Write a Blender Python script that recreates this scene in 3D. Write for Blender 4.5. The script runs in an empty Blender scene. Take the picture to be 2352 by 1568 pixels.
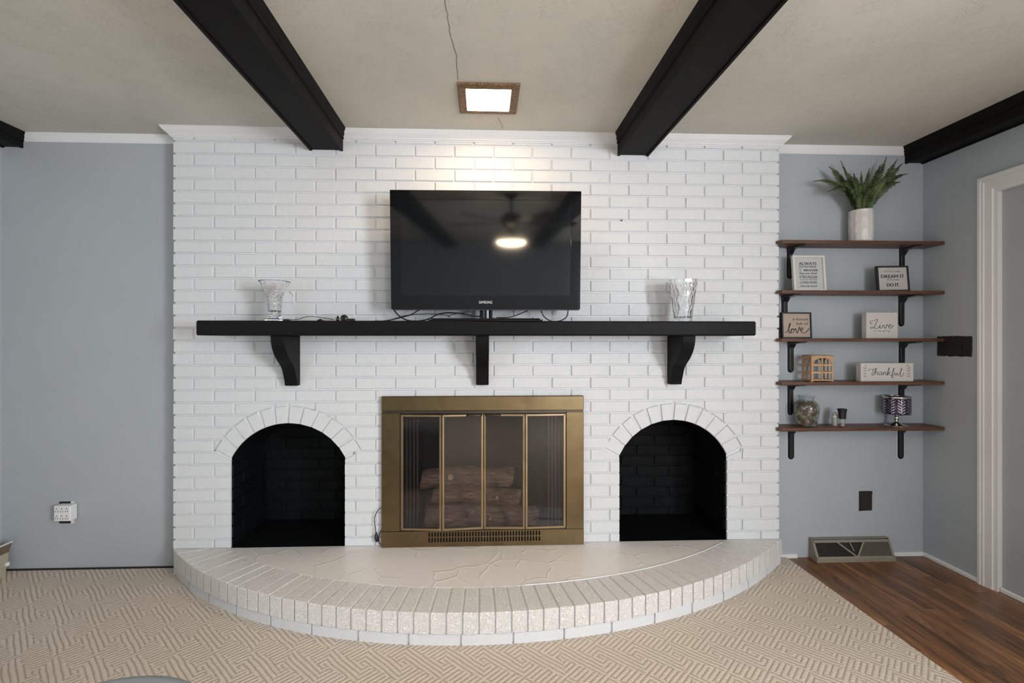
import bpy, bmesh, math, random
from mathutils import Vector, Matrix, noise
random.seed(7)
C = bpy.context.scene.collection
PI = math.pi
D = bpy.data

# ---------------------------------------------------------------- camera, world, lights, exposure
FPX, CX, CY, ZC = 1110.0, 1154.0, 783.0, 1.261
PSI = math.atan((CX-1110.0)/FPX)
cam = D.objects.new('camera', D.cameras.new('camera')); C.objects.link(cam)
cam.data.sensor_width = 36; cam.data.lens = FPX/2352*36
cam.data.shift_x = (1176-CX)/2352; cam.data.shift_y = (CY-784)/2352
cam.data.clip_start = 0.02
cam.location = (0, 0, ZC); cam.rotation_euler = (PI/2, 0, -PSI)
sc = bpy.context.scene; sc.camera = cam
sc.view_settings.view_transform = 'Standard'; sc.view_settings.look = 'None'
sc.view_settings.gamma = 1; sc.view_settings.use_curve_mapping = False
sc.view_settings.exposure = 0.08
w = D.worlds.new('sky'); sc.world = w; w.use_nodes = True
w.node_tree.nodes['Background'].inputs[0].default_value = (0.55, 0.7, 0.9, 1)
w.node_tree.nodes['Background'].inputs[1].default_value = 0.6
def area(name, loc, rot, sx, sy, power, col):
    l = D.lights.new(name, 'AREA'); l.shape = 'RECTANGLE'; l.size = sx; l.size_y = sy
    l.energy = power; l.color = col
    o = D.objects.new(name, l); C.objects.link(o); o.location = loc; o.rotation_euler = rot
    return o
# daylight through the side windows; the light at the back wall is added fill
area('window_light_right', (2.585, -1.05, 1.45), (0, PI/2, 0), 1.25, 1.1, 160, (0.95, 0.97, 1.0))
area('window_light_left', (-2.62, -0.9, 1.45), (0, -PI/2, 0), 1.2, 1.5, 20, (0.8, 0.9, 1.0))
area('fill_light_back', (2.12, -4.45, 1.35), (PI/2, 0, 0), 0.72, 1.3, 60, (0.88, 0.94, 1.0))  # added fill behind the camera, not a known window
area('recessed_lamp_light', (0.024, 2.285, 2.392), (0, 0, 0), 0.2, 0.2, 4.2, (1.0, 0.70, 0.42))

def at(px, py, Y):
    """room point seen at photo pixel (px, py) on the plane that lies Y metres in front of the camera"""
    u = (px-CX)/FPX; t = Y/(math.cos(PSI)-u*math.sin(PSI))
    return Vector((t*(math.sin(PSI)+u*math.cos(PSI)), Y, ZC+t*(CY-py)/FPX))

# ---------------------------------------------------------------- materials
MATS = {}
def mat(name, col=(.8, .8, .8), rough=.5, metal=0, spec=.5, emis=None, estr=0, coat=0):
    m = D.materials.new(name); m.use_nodes = True
    b = m.node_tree.nodes['Principled BSDF']
    b.inputs['Base Color'].default_value = (*col, 1); b.inputs['Roughness'].default_value = rough
    b.inputs['Metallic'].default_value = metal; b.inputs['Specular IOR Level'].default_value = spec
    b.inputs['Coat Weight'].default_value = coat
    if emis: b.inputs['Emission Color'].default_value = (*emis, 1); b.inputs['Emission Strength'].default_value = estr
    MATS[name] = m; return m
class NT:
    def __init__(s, m): s.t = m.node_tree; s.n = s.t.nodes; s.l = s.t.links; s.b = s.n['Principled BSDF']
    def node(s, ty, **kw):
        n = s.n.new(ty)
        for k, v in kw.items():
            if k[0] == '_': n.inputs[k[1:].replace('_', ' ')].default_value = v
            else: setattr(n, k, v)
        return n
    def link(s, a, b): s.l.new(a, b)
    def math(s, op, a, b=None, c=None):
        n = s.n.new('ShaderNodeMath'); n.operation = op
        for i, v in enumerate((a, b, c)):
            if v is None: continue
            if isinstance(v, (int, float)): n.inputs[i].default_value = v
            else: s.l.new(v, n.inputs[i])
        return n.outputs[0]
    def ramp(s, fac, stops):
        r = s.n.new('ShaderNodeValToRGB'); e = r.color_ramp.elements
        while len(e) < len(stops): e.new(.5)
        for i, (p, c) in enumerate(stops): e[i].position = p; e[i].color = (*c, 1)
        s.l.new(fac, r.inputs[0]); return r.outputs[0]
    def pos(s): return s.n.new('ShaderNodeNewGeometry').outputs['Position']
    def map(s, v, sc_=(1, 1, 1), rot=(0, 0, 0)):
        m = s.n.new('ShaderNodeMapping'); s.l.new(v, m.inputs[0])
        m.inputs['Scale'].default_value = sc_; m.inputs['Rotation'].default_value = rot; return m.outputs[0]
    def bump(s, h, strength=.5, dist=.002, normal=None):
        b = s.n.new('ShaderNodeBump'); b.inputs['Strength'].default_value = strength; b.inputs['Distance'].default_value = dist
        s.l.new(h, b.inputs['Height'])
        if normal: s.l.new(normal, b.inputs['Normal'])
        s.l.new(b.outputs[0], s.b.inputs['Normal']); return b.outputs[0]
    def noise(s, v, scale, detail=2, dist=0, rough=.5):
        n = s.n.new('ShaderNodeTexNoise'); s.l.new(v, n.inputs['Vector'])
        n.inputs['Scale'].default_value = scale; n.inputs['Detail'].default_value = detail
        n.inputs['Distortion'].default_value = dist; n.inputs['Roughness'].default_value = rough
        return n.outputs['Fac']

def paint(name, col, rough, nscale, nstr, ndist, var=.03, dist=0, detail=3):
    m = mat(name, col, rough); t = NT(m); p = t.pos()
    t.bump(t.noise(p, nscale, detail, dist), nstr, ndist)
    f = t.noise(p, 3.1, 4)
    t.link(t.ramp(f, [(.3, tuple(c*(1-var) for c in col)), (.7, tuple(min(1, c*(1+var)) for c in col))]), t.b.inputs['Base Color'])
    return m
def worm(name, col, rough, strength=.8, dist=.0035, sc_=(1, 1, 1)):
    m = mat(name, col, rough); t = NT(m); p = t.map(t.pos(), sc_)
    n1 = t.noise(p, 88, 2, 1.5)
    r = t.math('ABSOLUTE', t.math('SUBTRACT', n1, .5)); r = t.math('MINIMUM', t.math('MULTIPLY', r, 9), 1)
    n2 = t.noise(p, 22, 2)
    t.bump(t.math('ADD', t.math('MULTIPLY', r, .8), t.math('MULTIPLY', n2, .6)), strength, dist)
    return m
worm('white_brick', (.715, .73, .75), .42, .40, .0026)
worm('white_brick_top', (.86, .835, .81), .38, .8, .003)
paint('white_mortar', (.68, .695, .72), .6, 60, .4, .003)
paint('white_trim', (.78, .79, .80), .4, 40, .15, .001)
paint('door_trim_white', (.74, .73, .72), .4, 40, .15, .001)
m = paint('grey_wall', (.41, .445, .475), .55, 350, .12, .001, .02)
paint('grey_door_paint', (.40, .42, .44), .45, 200, .1, .001, .02)
paint('black_paint', (.011, .011, .012), .5, 90, .15, .0015, .15)
paint('beam_paint', (.010, .009, .009), .55, 30, .1, .0015, .15)
paint('soot_brick', (.004, .0045, .0055), .6, 120, .6, .004, .3, 1.2)
paint('firebox_metal', (.035, .026, .020), .6, 15, .2, .004, .5)
for nm_,sp_ in (('black_paint',.10),('beam_paint',.10),('soot_brick',.15)): MATS[nm_].node_tree.nodes['Principled BSDF'].inputs['Specular IOR Level'].default_value=sp_
for nm_ in ('black_paint','beam_paint'):
    for e_ in [n for n in MATS[nm_].node_tree.nodes if n.type=='VALTORGB'][0].color_ramp.elements: e_.color=tuple(c*.75 for c in e_.color[:3])+(1,)
# stamped, troweled ceiling
m = mat('ceiling_plaster', (.64, .60, .54), .8); t = NT(m); p = t.pos()
n1 = t.noise(p, 38, 2, 2.2); ridge = t.math('POWER', t.math('SUBTRACT', 1, t.math('MINIMUM', t.math('MULTIPLY', t.math('ABSOLUTE', t.math('SUBTRACT', n1, .55)), 22), 1)), 2)
msk = t.math('GREATER_THAN', t.noise(p, 9, 2), .5)
t.bump(t.math('ADD', t.math('MULTIPLY', ridge, msk), t.math('MULTIPLY', t.noise(p, 20, 3), .5)), .55, .0022)
f = t.noise(p, 1.6, 3)
t.link(t.ramp(f, [(.3, (.575, .560, .495)), (.7, (.66, .635, .57))]), t.b.inputs['Base Color'])
# hearth slab: slate pattern under thick paint
m = mat('hearth_slab_paint', (.85, .81, .775), .30); t = NT(m); p = t.pos()
vo = t.node('ShaderNodeTexVoronoi', feature='DISTANCE_TO_EDGE'); vo.inputs['Scale'].default_value = 6
ns = t.node('ShaderNodeTexNoise', _Scale=5.0); t.link(p, ns.inputs[0])
mx = t.node('ShaderNodeMixRGB', _Fac=.12); t.link(p, mx.inputs[1]); t.link(ns.outputs['Color'], mx.inputs[2]); t.link(mx.outputs[0], vo.inputs['Vector'])
e = t.math('MINIMUM', t.math('MULTIPLY', vo.outputs[0], 28), 1)
brk = t.math('GREATER_THAN', t.noise(p, 4.5, 2), .47)
t.bump(t.math('ADD', t.math('MULTIPLY', t.math('SUBTRACT', 1, e), brk), t.math('MULTIPLY', t.noise(p, 14, 2), .35)), .4, .004)
# brass
def brass(name, col, rough, zdir=True):
    m = mat(name, col, rough, 1); t = NT(m); p = t.pos()
    g = t.noise(t.map(p, (3, 3, 900) if zdir else (900, 3, 3)), 1.0, 3)
    t.bump(g, .3, .0005)
    bl = t.noise(p, 7, 4, .6)
    t.link(t.ramp(bl, [(.3, tuple(c*.78 for c in col)), (.65, col)]), t.b.inputs['Base Color'])
    t.link(t.math('ADD', t.math('MULTIPLY', g, .14), rough-.06), t.b.inputs['Roughness'])
brass('brass', (.225, .165, .088), .30)
brass('brass_light', (.40, .30, .18), .34)
mat('bronze_dark', (.10, .085, .07), .35, 1)
m = mat('bronze_trim', (.17, .10, .05), .45, .6); t = NT(m); v = t.noise(t.pos(), 160, 3); t.link(t.ramp(v, [(.4, (.07, .04, .02)), (.6, (.24, .14, .07))]), t.b.inputs['Base Color'])
mat('slot_black', (.01, .008, .006), .8)
# sooty door glass : see-through, glossy, thin dusty film
m = mat('sooty_glass'); t = NT(m); t.n.remove(t.b)
out = t.n['Material Output']; tr = t.node('ShaderNodeBsdfTransparent'); tr.inputs[0].default_value = (.80, .76, .74, 1)
gl = t.node('ShaderNodeBsdfGlossy', _Roughness=.03); df = t.node('ShaderNodeBsdfDiffuse'); df.inputs[0].default_value = (.22, .22, .23, 1)
lw = t.node('ShaderNodeLayerWeight'); fr = lw.outputs['Facing']; fr = t.math('ADD', t.math('MULTIPLY', t.math('POWER', fr, 4), .6), .04)
m1 = t.node('ShaderNodeMixShader'); m2 = t.node('ShaderNodeMixShader')
p = t.pos(); ns_ = t.noise(t.map(p, (1, 1, .35)), 4, 4, .5)
sp = t.math('GREATER_THAN', t.noise(p, 160, 2), .74)
t.link(t.math('ADD', t.math('MULTIPLY', t.math('POWER', ns_, 2), .07), t.math('MULTIPLY', sp, .3)), m1.inputs[0])
t.link(tr.outputs[0], m1.inputs[1]); t.link(df.outputs[0], m1.inputs[2])
t.link(fr, m2.inputs[0]); t.link(m1.outputs[0], m2.inputs[1]); t.link(gl.outputs[0], m2.inputs[2]); t.link(m2.outputs[0], out.inputs[0])
def thinglass(name, tint, dif, dcol):
    m = mat(name); t = NT(m); t.n.remove(t.b); out = t.n['Material Output']
    tr = t.node('ShaderNodeBsdfTransparent'); tr.inputs[0].default_value = (*tint, 1)
    gl = t.node('ShaderNodeBsdfGlossy', _Roughness=.02); lw = t.node('ShaderNodeLayerWeight'); fr = t.math('ADD', t.math('MULTIPLY', t.math('POWER', lw.outputs['Facing'], 3), .55), .04)
    df = t.node('ShaderNodeBsdfDiffuse'); df.inputs[0].default_value = (*dcol, 1)
    a = t.node('ShaderNodeMixShader'); a.inputs[0].default_value = dif; b = t.node('ShaderNodeMixShader')
    t.link(tr.outputs[0], a.inputs[1]); t.link(df.outputs[0], a.inputs[2])
    t.link(fr, b.inputs[0]); t.link(a.outputs[0], b.inputs[1]); t.link(gl.outputs[0], b.inputs[2]); t.link(b.outputs[0], out.inputs[0])
thinglass('clear_glass', (.93, .95, .95), .03, (.8, .8, .8))
thinglass('frosted_plastic', (.8, .82, .8), .65, (.55, .56, .52))
m = mat('crystal', (1, 1, 1), 0.0); m.node_tree.nodes['Principled BSDF'].inputs['Transmission Weight'].default_value = 1
m.node_tree.nodes['Principled BSDF'].inputs['IOR'].default_value = 1.5
# bark
m = mat('log_bark', (.13, .10, .085), .85); t = NT(m); p = t.pos()
b1 = t.noise(t.map(p, (14, 40, 60)), 1.2, 5, .8); t.bump(b1, .9, .012)
t.link(t.ramp(b1, [(.3, (.10, .07, .055)), (.62, (.30, .22, .18)), (.78, (.5, .41, .34))]), t.b.inputs['Base Color'])
mat('log_end', (.34, .24, .17), .8); mat('log_knot', (.50, .40, .29), .8)
# wooden floor planks: tone differs from strip to strip
m = mat('walnut_plank', (.2, .09, .04), .33); t = NT(m); oi = t.node('ShaderNodeObjectInfo'); p = t.pos()
cmb = t.node('ShaderNodeVectorMath', operation='ADD'); t.link(t.map(p, (24, 2.3, 1)), cmb.inputs[0])
cx_ = t.node('ShaderNodeCombineXYZ'); t.link(t.math('MULTIPLY', oi.outputs['Random'], 37), cx_.inputs[0]); t.link(t.math('MULTIPLY', oi.outputs['Random'], 91), cx_.inputs[1]); t.link(cx_.outputs[0], cmb.inputs[1])
big = t.noise(cmb.outputs[0], .55, 4, 1.1); fine = t.noise(t.map(p, (260, 9, 1)), 1, 4)
rings = t.math('ABSOLUTE', t.math('SINE', t.math('MULTIPLY', big, 34)))
g = t.math('ADD', t.math('MULTIPLY', big, .62), t.math('ADD', t.math('MULTIPLY', fine, .20), t.math('ADD', t.math('MULTIPLY', rings, .12), t.math('MULTIPLY', oi.outputs['Random'], .16))))
t.link(t.ramp(g, [(.36, (.048, .020, .009)), (.50, (.135, .060, .025)), (.64, (.245, .112, .044)), (.78, (.50, .25, .10))]), t.b.inputs['Base Color'])
t.bump(fine, .1, .0006)
# shelf boards
m = mat('shelf_wood', (.16, .075, .04), .45); t = NT(m); p = t.pos(); g = t.noise(t.map(p, (3, 50, 60)), 1.3, 4, .6)
t.link(t.ramp(g, [(.3, (.055, .022, .012)), (.7, (.155, .066, .036))]), t.b.inputs['Base Color'])
m = mat('light_wood', (.52, .33, .19), .5); t = NT(m); p = t.pos(); g = t.noise(t.map(p, (20, 20, 120)), 1.3, 3, .6)
t.link(t.ramp(g, [(.3, (.42, .25, .135)), (.7, (.58, .37, .22))]), t.b.inputs['Base Color'])
# loop carpet: chevron rows of twisted cords and rows of nubs
m = mat('berber', (.5, .41, .33), .95, spec=.15); t = NT(m); p = t.pos(); sx = t.node('ShaderNodeSeparateXYZ'); t.link(p, sx.inputs[0])
X_, Y_ = sx.outputs[0], sx.outputs[1]
wob = t.math('MULTIPLY', t.math('SUBTRACT', t.noise(p, 9, 2), .5), .010)
X1 = t.math('ADD', X_, wob); Y1 = t.math('ADD', Y_, wob)
def tri(a, per): return t.math('ABSOLUTE', t.math('SUBTRACT', t.math('FRACT', t.math('DIVIDE', a, per)), .5))      # 0..0.5
pq = t.math('MULTIPLY', t.math('ADD', X1, Y1), .7071); qq = t.math('MULTIPLY', t.math('SUBTRACT', Y1, X1), .7071)
stp = t.math('MULTIPLY', t.math('FLOORED_MODULO', t.math('FLOOR', t.math('DIVIDE', X1, .0311)), 5), .021)
isA = t.math('GREATER_THAN', t.math('FRACT', t.math('DIVIDE', t.math('ADD', Y1, stp), .20)), .48)
def cord(along, across):
    c_ = t.math('SQRT', t.math('MULTIPLY', t.math('SUBTRACT', .5, tri(across, .0195)), 2))
    s_ = t.math('ABSOLUTE', t.math('SINE', t.math('ADD', t.math('MULTIPLY', along, 430), t.math('MULTIPLY', across, 330))))
    return t.math('MULTIPLY', c_, t.math('ADD', t.math('MULTIPLY', s_, .5), .5))
hA = cord(qq, pq); hB = cord(pq, qq)
h = t.math('ADD', t.math('MULTIPLY', hA, isA), t.math('MULTIPLY', hB, t.math('SUBTRACT', 1, isA)))
h = t.math('ADD', h, t.math('MULTIPLY', t.noise(p, 170, 3), .6))
t.bump(h, .7, .006)
t.link(t.ramp(h, [(.25, (.36, .275, .21)), (.75, (.62, .52, .43)), (1.0, (.76, .68, .60))]), t.b.inputs['Base Color'])  # crevice shade between cords put into the colour, with darker backing yarn
mat('brown_edge', (.05, .03, .02), .9)
# television
m = mat('tv_screen', (.004, .005, .006), .07, spec=.72)
mat('tv_gloss', (.006, .006, .007), .045, spec=.5); mat('tv_back', (.015, .015, .016), .5); mat('logo_white', (.75, .75, .75), .4)
mat('chrome', (.7, .7, .7), .12, 1)
mat('black_plastic', (.012, .012, .013), .3); mat('cable_black', (.012, .012, .012), .4)
mat('white_plastic', (.80, .80, .80), .35); mat('dark_slot', (.05, .05, .05), .6)
mat('painted_plate', (.012, .008, .006), .6)
mat('lamp_lens', (1, .9, .75), .4, emis=(1.0, .80, .55), estr=9)
mat('fan_globe', (1, .9, .75), .4, emis=(1.0, .80, .56), estr=55)
mat('fan_black', (.02, .018, .016), .4)
mat('ceramic', (.66, .63, .61), .35); mat('frame_white', (.66, .64, .60), .45); mat('frame_black', (.012, .012, .016), .45)
mat('paper_grey', (.50, .51, .51), .6); mat('paper_light', (.50, .47, .455), .6); mat('kraft', (.40, .315, .255), .7); mat('sign_white', (.60, .57, .54), .55)
mat('ink', (.015, .015, .018), .6); mat('ink_grey', (.09, .095, .11), .6)
m = mat('fern_green', (.05, .10, .02), .55); t = NT(m); v = t.noise(t.pos(), 25, 3); t.link(t.ramp(v, [(.35, (.012, .030, .010)), (.65, (.075, .12, .025))]), t.b.inputs['Base Color'])
mat('fern_stem', (.04, .05, .015), .6)
m = mat('potpourri', (.3, .2, .1), .8); t = NT(m); vv = t.node('ShaderNodeTexVoronoi'); vv.inputs['Scale'].default_value = 55; t.link(t.pos(), vv.inputs['Vector'])
s2 = t.node('ShaderNodeSeparateColor'); t.link(vv.outputs['Color'], s2.inputs[0])
t.link(t.ramp(s2.outputs[0], [(.15, (.06, .03, .015)), (.35, (.28, .20, .07)), (.5, (.13, .22, .03)), (.65, (.07, .04, .03)), (.85, (.55, .35, .22))]), t.b.inputs['Base Color'])
mat('purple_shade', (.045, .03, .07), .35, .3); mat('silver', (.75, .73, .72), .16, 1); mat('champagne', (.55, .50, .44), .15, 1)
paint('register_grey', (.25, .218, .17), .45, 80, .1, .001, .1); mat('register_dark', (.015, .012, .010), .7)
paint('register_cream', (.42, .38, .28), .5, 80, .1, .001, .06); mat('register_brown', (.16, .12, .08), .5)
paint('pouf_grey', (.30, .35, .40), .8, 300, .3, .001, .05)
mat('dark_gap', (.02, .015, .012), .9); mat('crack', (.22, .20, .17), .9)
mat('candle_glass', (.2, .2, .2), .1)

# ---------------------------------------------------------------- mesh helpers
class MB:
    def __init__(s): s.v = []; s.f = []; s.mi = []; s.cur = 0
    def add(s, vs, fs):
        o = len(s.v); s.v += [tuple(v) for v in vs]; s.f += [tuple(i+o for i in f) for f in fs]; s.mi += [s.cur]*len(fs); return s
    def box(s, x0, x1, y0, y1, z0, z1):
        return s.add([(x0,y0,z0),(x1,y0,z0),(x1,y1,z0),(x0,y1,z0),(x0,y0,z1),(x1,y0,z1),(x1,y1,z1),(x0,y1,z1)],
                     [(0,3,2,1),(4,5,6,7),(0,1,5,4),(1,2,6,5),(2,3,7,6),(3,0,4,7)])
    def cbox(s, x0, x1, y0, y1, z0, z1, b=.003):
        """box with every edge chamfered"""
        X=(x0,x1);Y=(y0,y1);Z=(z0,z1); vs=[]; idx={}
        for i in (0,1):
            for j in (0,1):
                for k in (0,1):
                    sx=1-2*i; sy=1-2*j; sz=1-2*k
                    for a,(dx,dy,dz) in enumerate(((0,b,b),(b,0,b),(b,b,0))):
                        idx[i,j,k,a]=len(vs); vs.append((X[i]+sx*dx,Y[j]+sy*dy,Z[k]+sz*dz))
        I=lambda i,j,k,a: idx[i,j,k,a]; fs=[]
        for i in (0,1):
            q=[I(i,0,0,0),I(i,0,1,0),I(i,1,1,0),I(i,1,0,0)]; fs.append(q if i==0 else q[::-1])
            q=[I(0,i,0,1),I(1,i,0,1),I(1,i,1,1),I(0,i,1,1)]; fs.append(q if i==0 else q[::-1])
            q=[I(0,0,i,2),I(0,1,i,2),I(1,1,i,2),I(1,0,i,2)]; fs.append(q if i==0 else q[::-1])
        for i in (0,1):
            for j in (0,1):
                fl=(i+j)%2
                q=[I(i,j,0,0),I(i,j,0,1),I(i,j,1,1),I(i,j,1,0)]; fs.append(q if fl==0 else q[::-1])
                q=[I(i,0,j,0),I(i,1,j,0),I(i,1,j,2),I(i,0,j,2)]; fs.append(q if fl==0 else q[::-1])
                q=[I(0,i,j,1),I(0,i,j,2),I(1,i,j,2),I(1,i,j,1)]; fs.append(q if fl==0 else q[::-1])
                for k in (0,1):
                    q=[I(i,j,k,0),I(i,j,k,1),I(i,j,k,2)]; fs.append(q if (i+j+k)%2 else q[::-1])
        return s.add(vs, fs)
    def prism(s, poly, y0, y1, b=0, axis='y'):
        """polygon in (x,z) extruded from y0 (front) to y1; front rim chamfered by b. axis 'x': poly is (y,z), 'z': poly is (x,y)"""
        n=len(poly); cx=sum(p[0] for p in poly)/n; cz=sum(p[1] for p in poly)/n
        rings=[]
        if b:
            w=max(1e-6,max(abs(p[0]-cx) for p in poly)); h=max(1e-6,max(abs(p[1]-cz) for p in poly))
            rings.append([(cx+(p[0]-cx)*(1-b/w), y0, cz+(p[1]-cz)*(1-b/h)) for p in poly]); rings.append([(p[0],y0+(b if y1>y0 else -b),p[1]) for p in poly])
        else: rings.append([(p[0],y0,p[1]) for p in poly])
        rings.append([(p[0],y1,p[1]) for p in poly])
        vs=[v for r in rings for v in r]; fs=[tuple(range(n)), tuple(reversed(range((len(rings)-1)*n, len(rings)*n)))]
        for r in range(len(rings)-1):
            for i in range(n):
                j=(i+1)%n; fs.append((r*n+i, (r+1)*n+i, (r+1)*n+j, r*n+j))
        if axis=='x': vs=[(v[1],v[0],v[2]) for v in vs]
        if axis=='z': vs=[(v[0],v[2],v[1]) for v in vs]
        return s.add(vs, fs)
    def lathe(s, prof, n=24, c=(0,0,0), closed=False, rf=None):
        vs=[]; m=len(prof)
        for k,(r,z) in enumerate(prof):
            for i in range(n):
                a=2*PI*i/n; rr=r if rf is None else rf(r,z,a,k)
                vs.append((c[0]+rr*math.cos(a), c[1]+rr*math.sin(a), c[2]+z))
        fs=[]
        for k in range(m-1):
            for i in range(n):
                j=(i+1)%n; fs.append((k*n+i,k*n+j,(k+1)*n+j,(k+1)*n+i))
        if closed: fs+= [tuple(reversed(range(n))), tuple(range((m-1)*n,m*n))]
        return s.add(vs, fs)
    def tube(s, pts, r, n=8, caps=True):
        pts=[Vector(p) for p in pts]; vs=[]; m=len(pts); up=Vector((0,0,1))
        for k,p in enumerate(pts):
            d=(pts[min(k+1,m-1)]-pts[max(k-1,0)]).normalized()
            a=d.cross(up); a=a.normalized() if a.length>1e-4 else Vector((1,0,0)); b=a.cross(d)
            rr=r[k] if isinstance(r,(list,tuple)) else r
            for i in range(n):
                t_=2*PI*i/n; vs.append(p+a*rr*math.cos(t_)+b*rr*math.sin(t_))
        fs=[]
        for k in range(m-1):
            for i in range(n):
                j=(i+1)%n; fs.append((k*n+i,(k+1)*n+i,(k+1)*n+j,k*n+j))
        if caps: fs+=[tuple(range(n)), tuple(reversed(range((m-1)*n,m*n)))]
        return s.add(vs, fs)
    def mesh(s, name, mats):
        me=D.meshes.new(name); me.from_pydata(s.v,[],s.f); 
        for m_ in ([mats] if isinstance(mats,str) else mats): me.materials.append(MATS[m_])
        if len(me.materials)>1: me.polygons.foreach_set('material_index', s.mi)
        bm=bmesh.new(); bm.from_mesh(me); bmesh.ops.recalc_face_normals(bm, faces=bm.faces); bm.to_mesh(me); bm.free()
        return me
    def build(s, name, mats, parent=None, smooth=False, loc=None, rot=None, bevel=0):
        me=s.mesh(name, mats); o=D.objects.new(name, me); C.objects.link(o)
        if parent: o.parent=parent
        if loc is not None: o.location=loc
        if rot is not None: o.rotation_euler=rot
        if smooth: me.polygons.foreach_set('use_smooth',[True]*len(me.polygons))
        if bevel:
            b=o.modifiers.new('bevel','BEVEL'); b.width=bevel; b.segments=2; b.limit_method='ANGLE'; b.angle_limit=.6
        return o
def place(name, me, parent, loc, rot=(0,0,0)):
    o=D.objects.new(name, me); C.objects.link(o); o.parent=parent; o.location=loc; o.rotation_euler=rot; return o
def tag(o, label=None, cat=None, group=None, kind=None):
    for k,v in (('label',label),('category',cat),('group',group),('kind',kind)):
        if v: o[k]=v
    return o
def empty(name, loc=(0,0,0), rz=0, **kw):
    o=D.objects.new(name,None); C.objects.link(o); o.location=loc; o.rotation_euler=(0,0,rz); o.empty_display_size=.05
    return tag(o, **kw)
def smooth_pts(pts, n=5):
    P=[Vector(p) for p in pts]; out=[]
    for i in range(len(P)-1):
        a=P[max(i-1,0)]; b=P[i]; c=P[i+1]; d=P[min(i+2,len(P)-1)]
        for k in range(n):
            t_=k/n; out.append(.5*((2*b)+(c-a)*t_+(2*a-5*b+4*c-d)*t_*t_+(3*b-a-3*c+d)*t_**3))
    out.append(P[-1]); return out
def stroke(mb, pts, wdt, y=0, th=.0006, n=5, taper=True):
    """flat pen stroke in the x,z plane, raised by th towards the viewer"""
    P=smooth_pts([(p[0],0,p[1]) for p in pts], n); L=[];R=[]; m_=len(P)
    for k,p in enumerate(P):
        d=(P[min(k+1,m_-1)]-P[max(k-1,0)]); d=d.normalized() if d.length>1e-9 else Vector((1,0,0))
        nr=Vector((-d.z,0,d.x)); ww=wdt*(.75+.45*abs(d.z))/2 if taper else wdt/2
        L.append(p+nr*ww); R.append(p-nr*ww)
    vs=[(v.x,y-th,v.z) for v in L]+[(v.x,y-th,v.z) for v in R]+[(v.x,y,v.z) for v in L]+[(v.x,y,v.z) for v in R]
    fs=[]
    for k in range(m_-1):
        fs+=[(k,k+1,m_+k+1,m_+k),(k,2*m_+k,2*m_+k+1,k+1),(m_+k,m_+k+1,3*m_+k+1,3*m_+k)]
    mb.add(vs,fs)
def text(name, body, size, matn, parent, loc, width=None, offset=0, shear=0, ext=.0004, align='CENTER', spacing=1):
    cu=D.curves.new(name,'FONT'); cu.body=body; cu.size=size; cu.align_x=align; cu.extrude=ext; cu.offset=offset; cu.shear=shear; cu.space_character=spacing
    cu.resolution_u=3
    tmp=D.objects.new(name+'_tmp',cu); C.objects.link(tmp); bpy.context.view_layer.update()
    me=D.meshes.new_from_object(tmp.evaluated_get(bpy.context.evaluated_depsgraph_get())); D.objects.remove(tmp); D.curves.remove(cu)
    me.materials.clear(); me.materials.append(MATS[matn])
    if width:
        xs=[v.co.x for v in me.vertices]; w_=max(xs)-min(xs); mid=(max(xs)+min(xs))/2
        for v in me.vertices: v.co.x=(v.co.x-mid)*width/w_
    o=D.objects.new(name,me); C.objects.link(o); o.parent=parent; o.location=loc; o.rotation_euler=(PI/2,0,0); return o

# ---------------------------------------------------------------- room shell
YB, YG = 2.675, 2.77            # painted brick face, grey wall face
XL, XR, YBK, HC = -2.649, 2.611, -4.6, 2.408
XC0, XC1 = at(397,800,YB).x, at(1790,800,YB).x
COURSE = .0673; Z0 = .1878      # first bed joint above the hearth
HT = .14                        # hearth top
def struct(mb, name, mats, parent=None, **kw):
    o=mb.build(name, mats, parent, **kw)
    if not parent: o['kind']='structure'
    return o
struct(MB().box(XL-.1, XR+.1, YBK-.1, YG+.5, -.16, -.03), 'floor', 'dark_gap')
floor = D.objects['floor']
struct(MB().box(XL-.1, XR+.1, YBK-.1, YG+.5, HC, HC+.1), 'ceiling', 'ceiling_plaster')
ceiling = D.objects['ceiling']
# back wall of the room with the fireplace breast: two grey stretches
mb=MB().box(XL-.1, XC0+.02, YG, YG+.1, -.03, HC); struct(mb,'wall_front_left','grey_wall')
mb=MB().box(XC1-.02, XR+.1, YG, YG+.1, -.03, HC); struct(mb,'wall_front_right','grey_wall')
# side walls with window and door openings
DY0, DY1, DZ = 1.52, 2.357, 2.03
mb=MB().box(XR, XR+.12, DY1, YG+.1, -.03, HC).box(XR, XR+.12, -.48, DY0, -.03, HC).box(XR, XR+.12, DY0, DY1, DZ, HC)
mb.box(XR, XR+.12, YBK, -1.62, -.03, HC).box(XR, XR+.12, -1.62, -.48, -.03, .8).box(XR, XR+.12, -1.62, -.48, 2.1, HC)
struct(mb,'wall_right','grey_wall')
mb=MB().box(XL-.12, XL, -.1, YG+.1, -.03, HC).box(XL-.12, XL, YBK, -1.7, -.03, HC).box(XL-.12, XL, -1.7, -.1, -.03, .85).box(XL-.12, XL, -1.7, -.1, 2.05, HC)
struct(mb,'wall_left','grey_wall')
mb=MB().box(XL-.1, 1.75, YBK-.1, YBK, -.03, HC).box(2.5, XR+.1, YBK-.1, YBK, -.03, HC).box(1.75, 2.5, YBK-.1, YBK, -.03, .65).box(1.75, 2.5, YBK-.1, YBK, 2.05, HC)
struct(mb,'wall_back','grey_wall')
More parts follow.
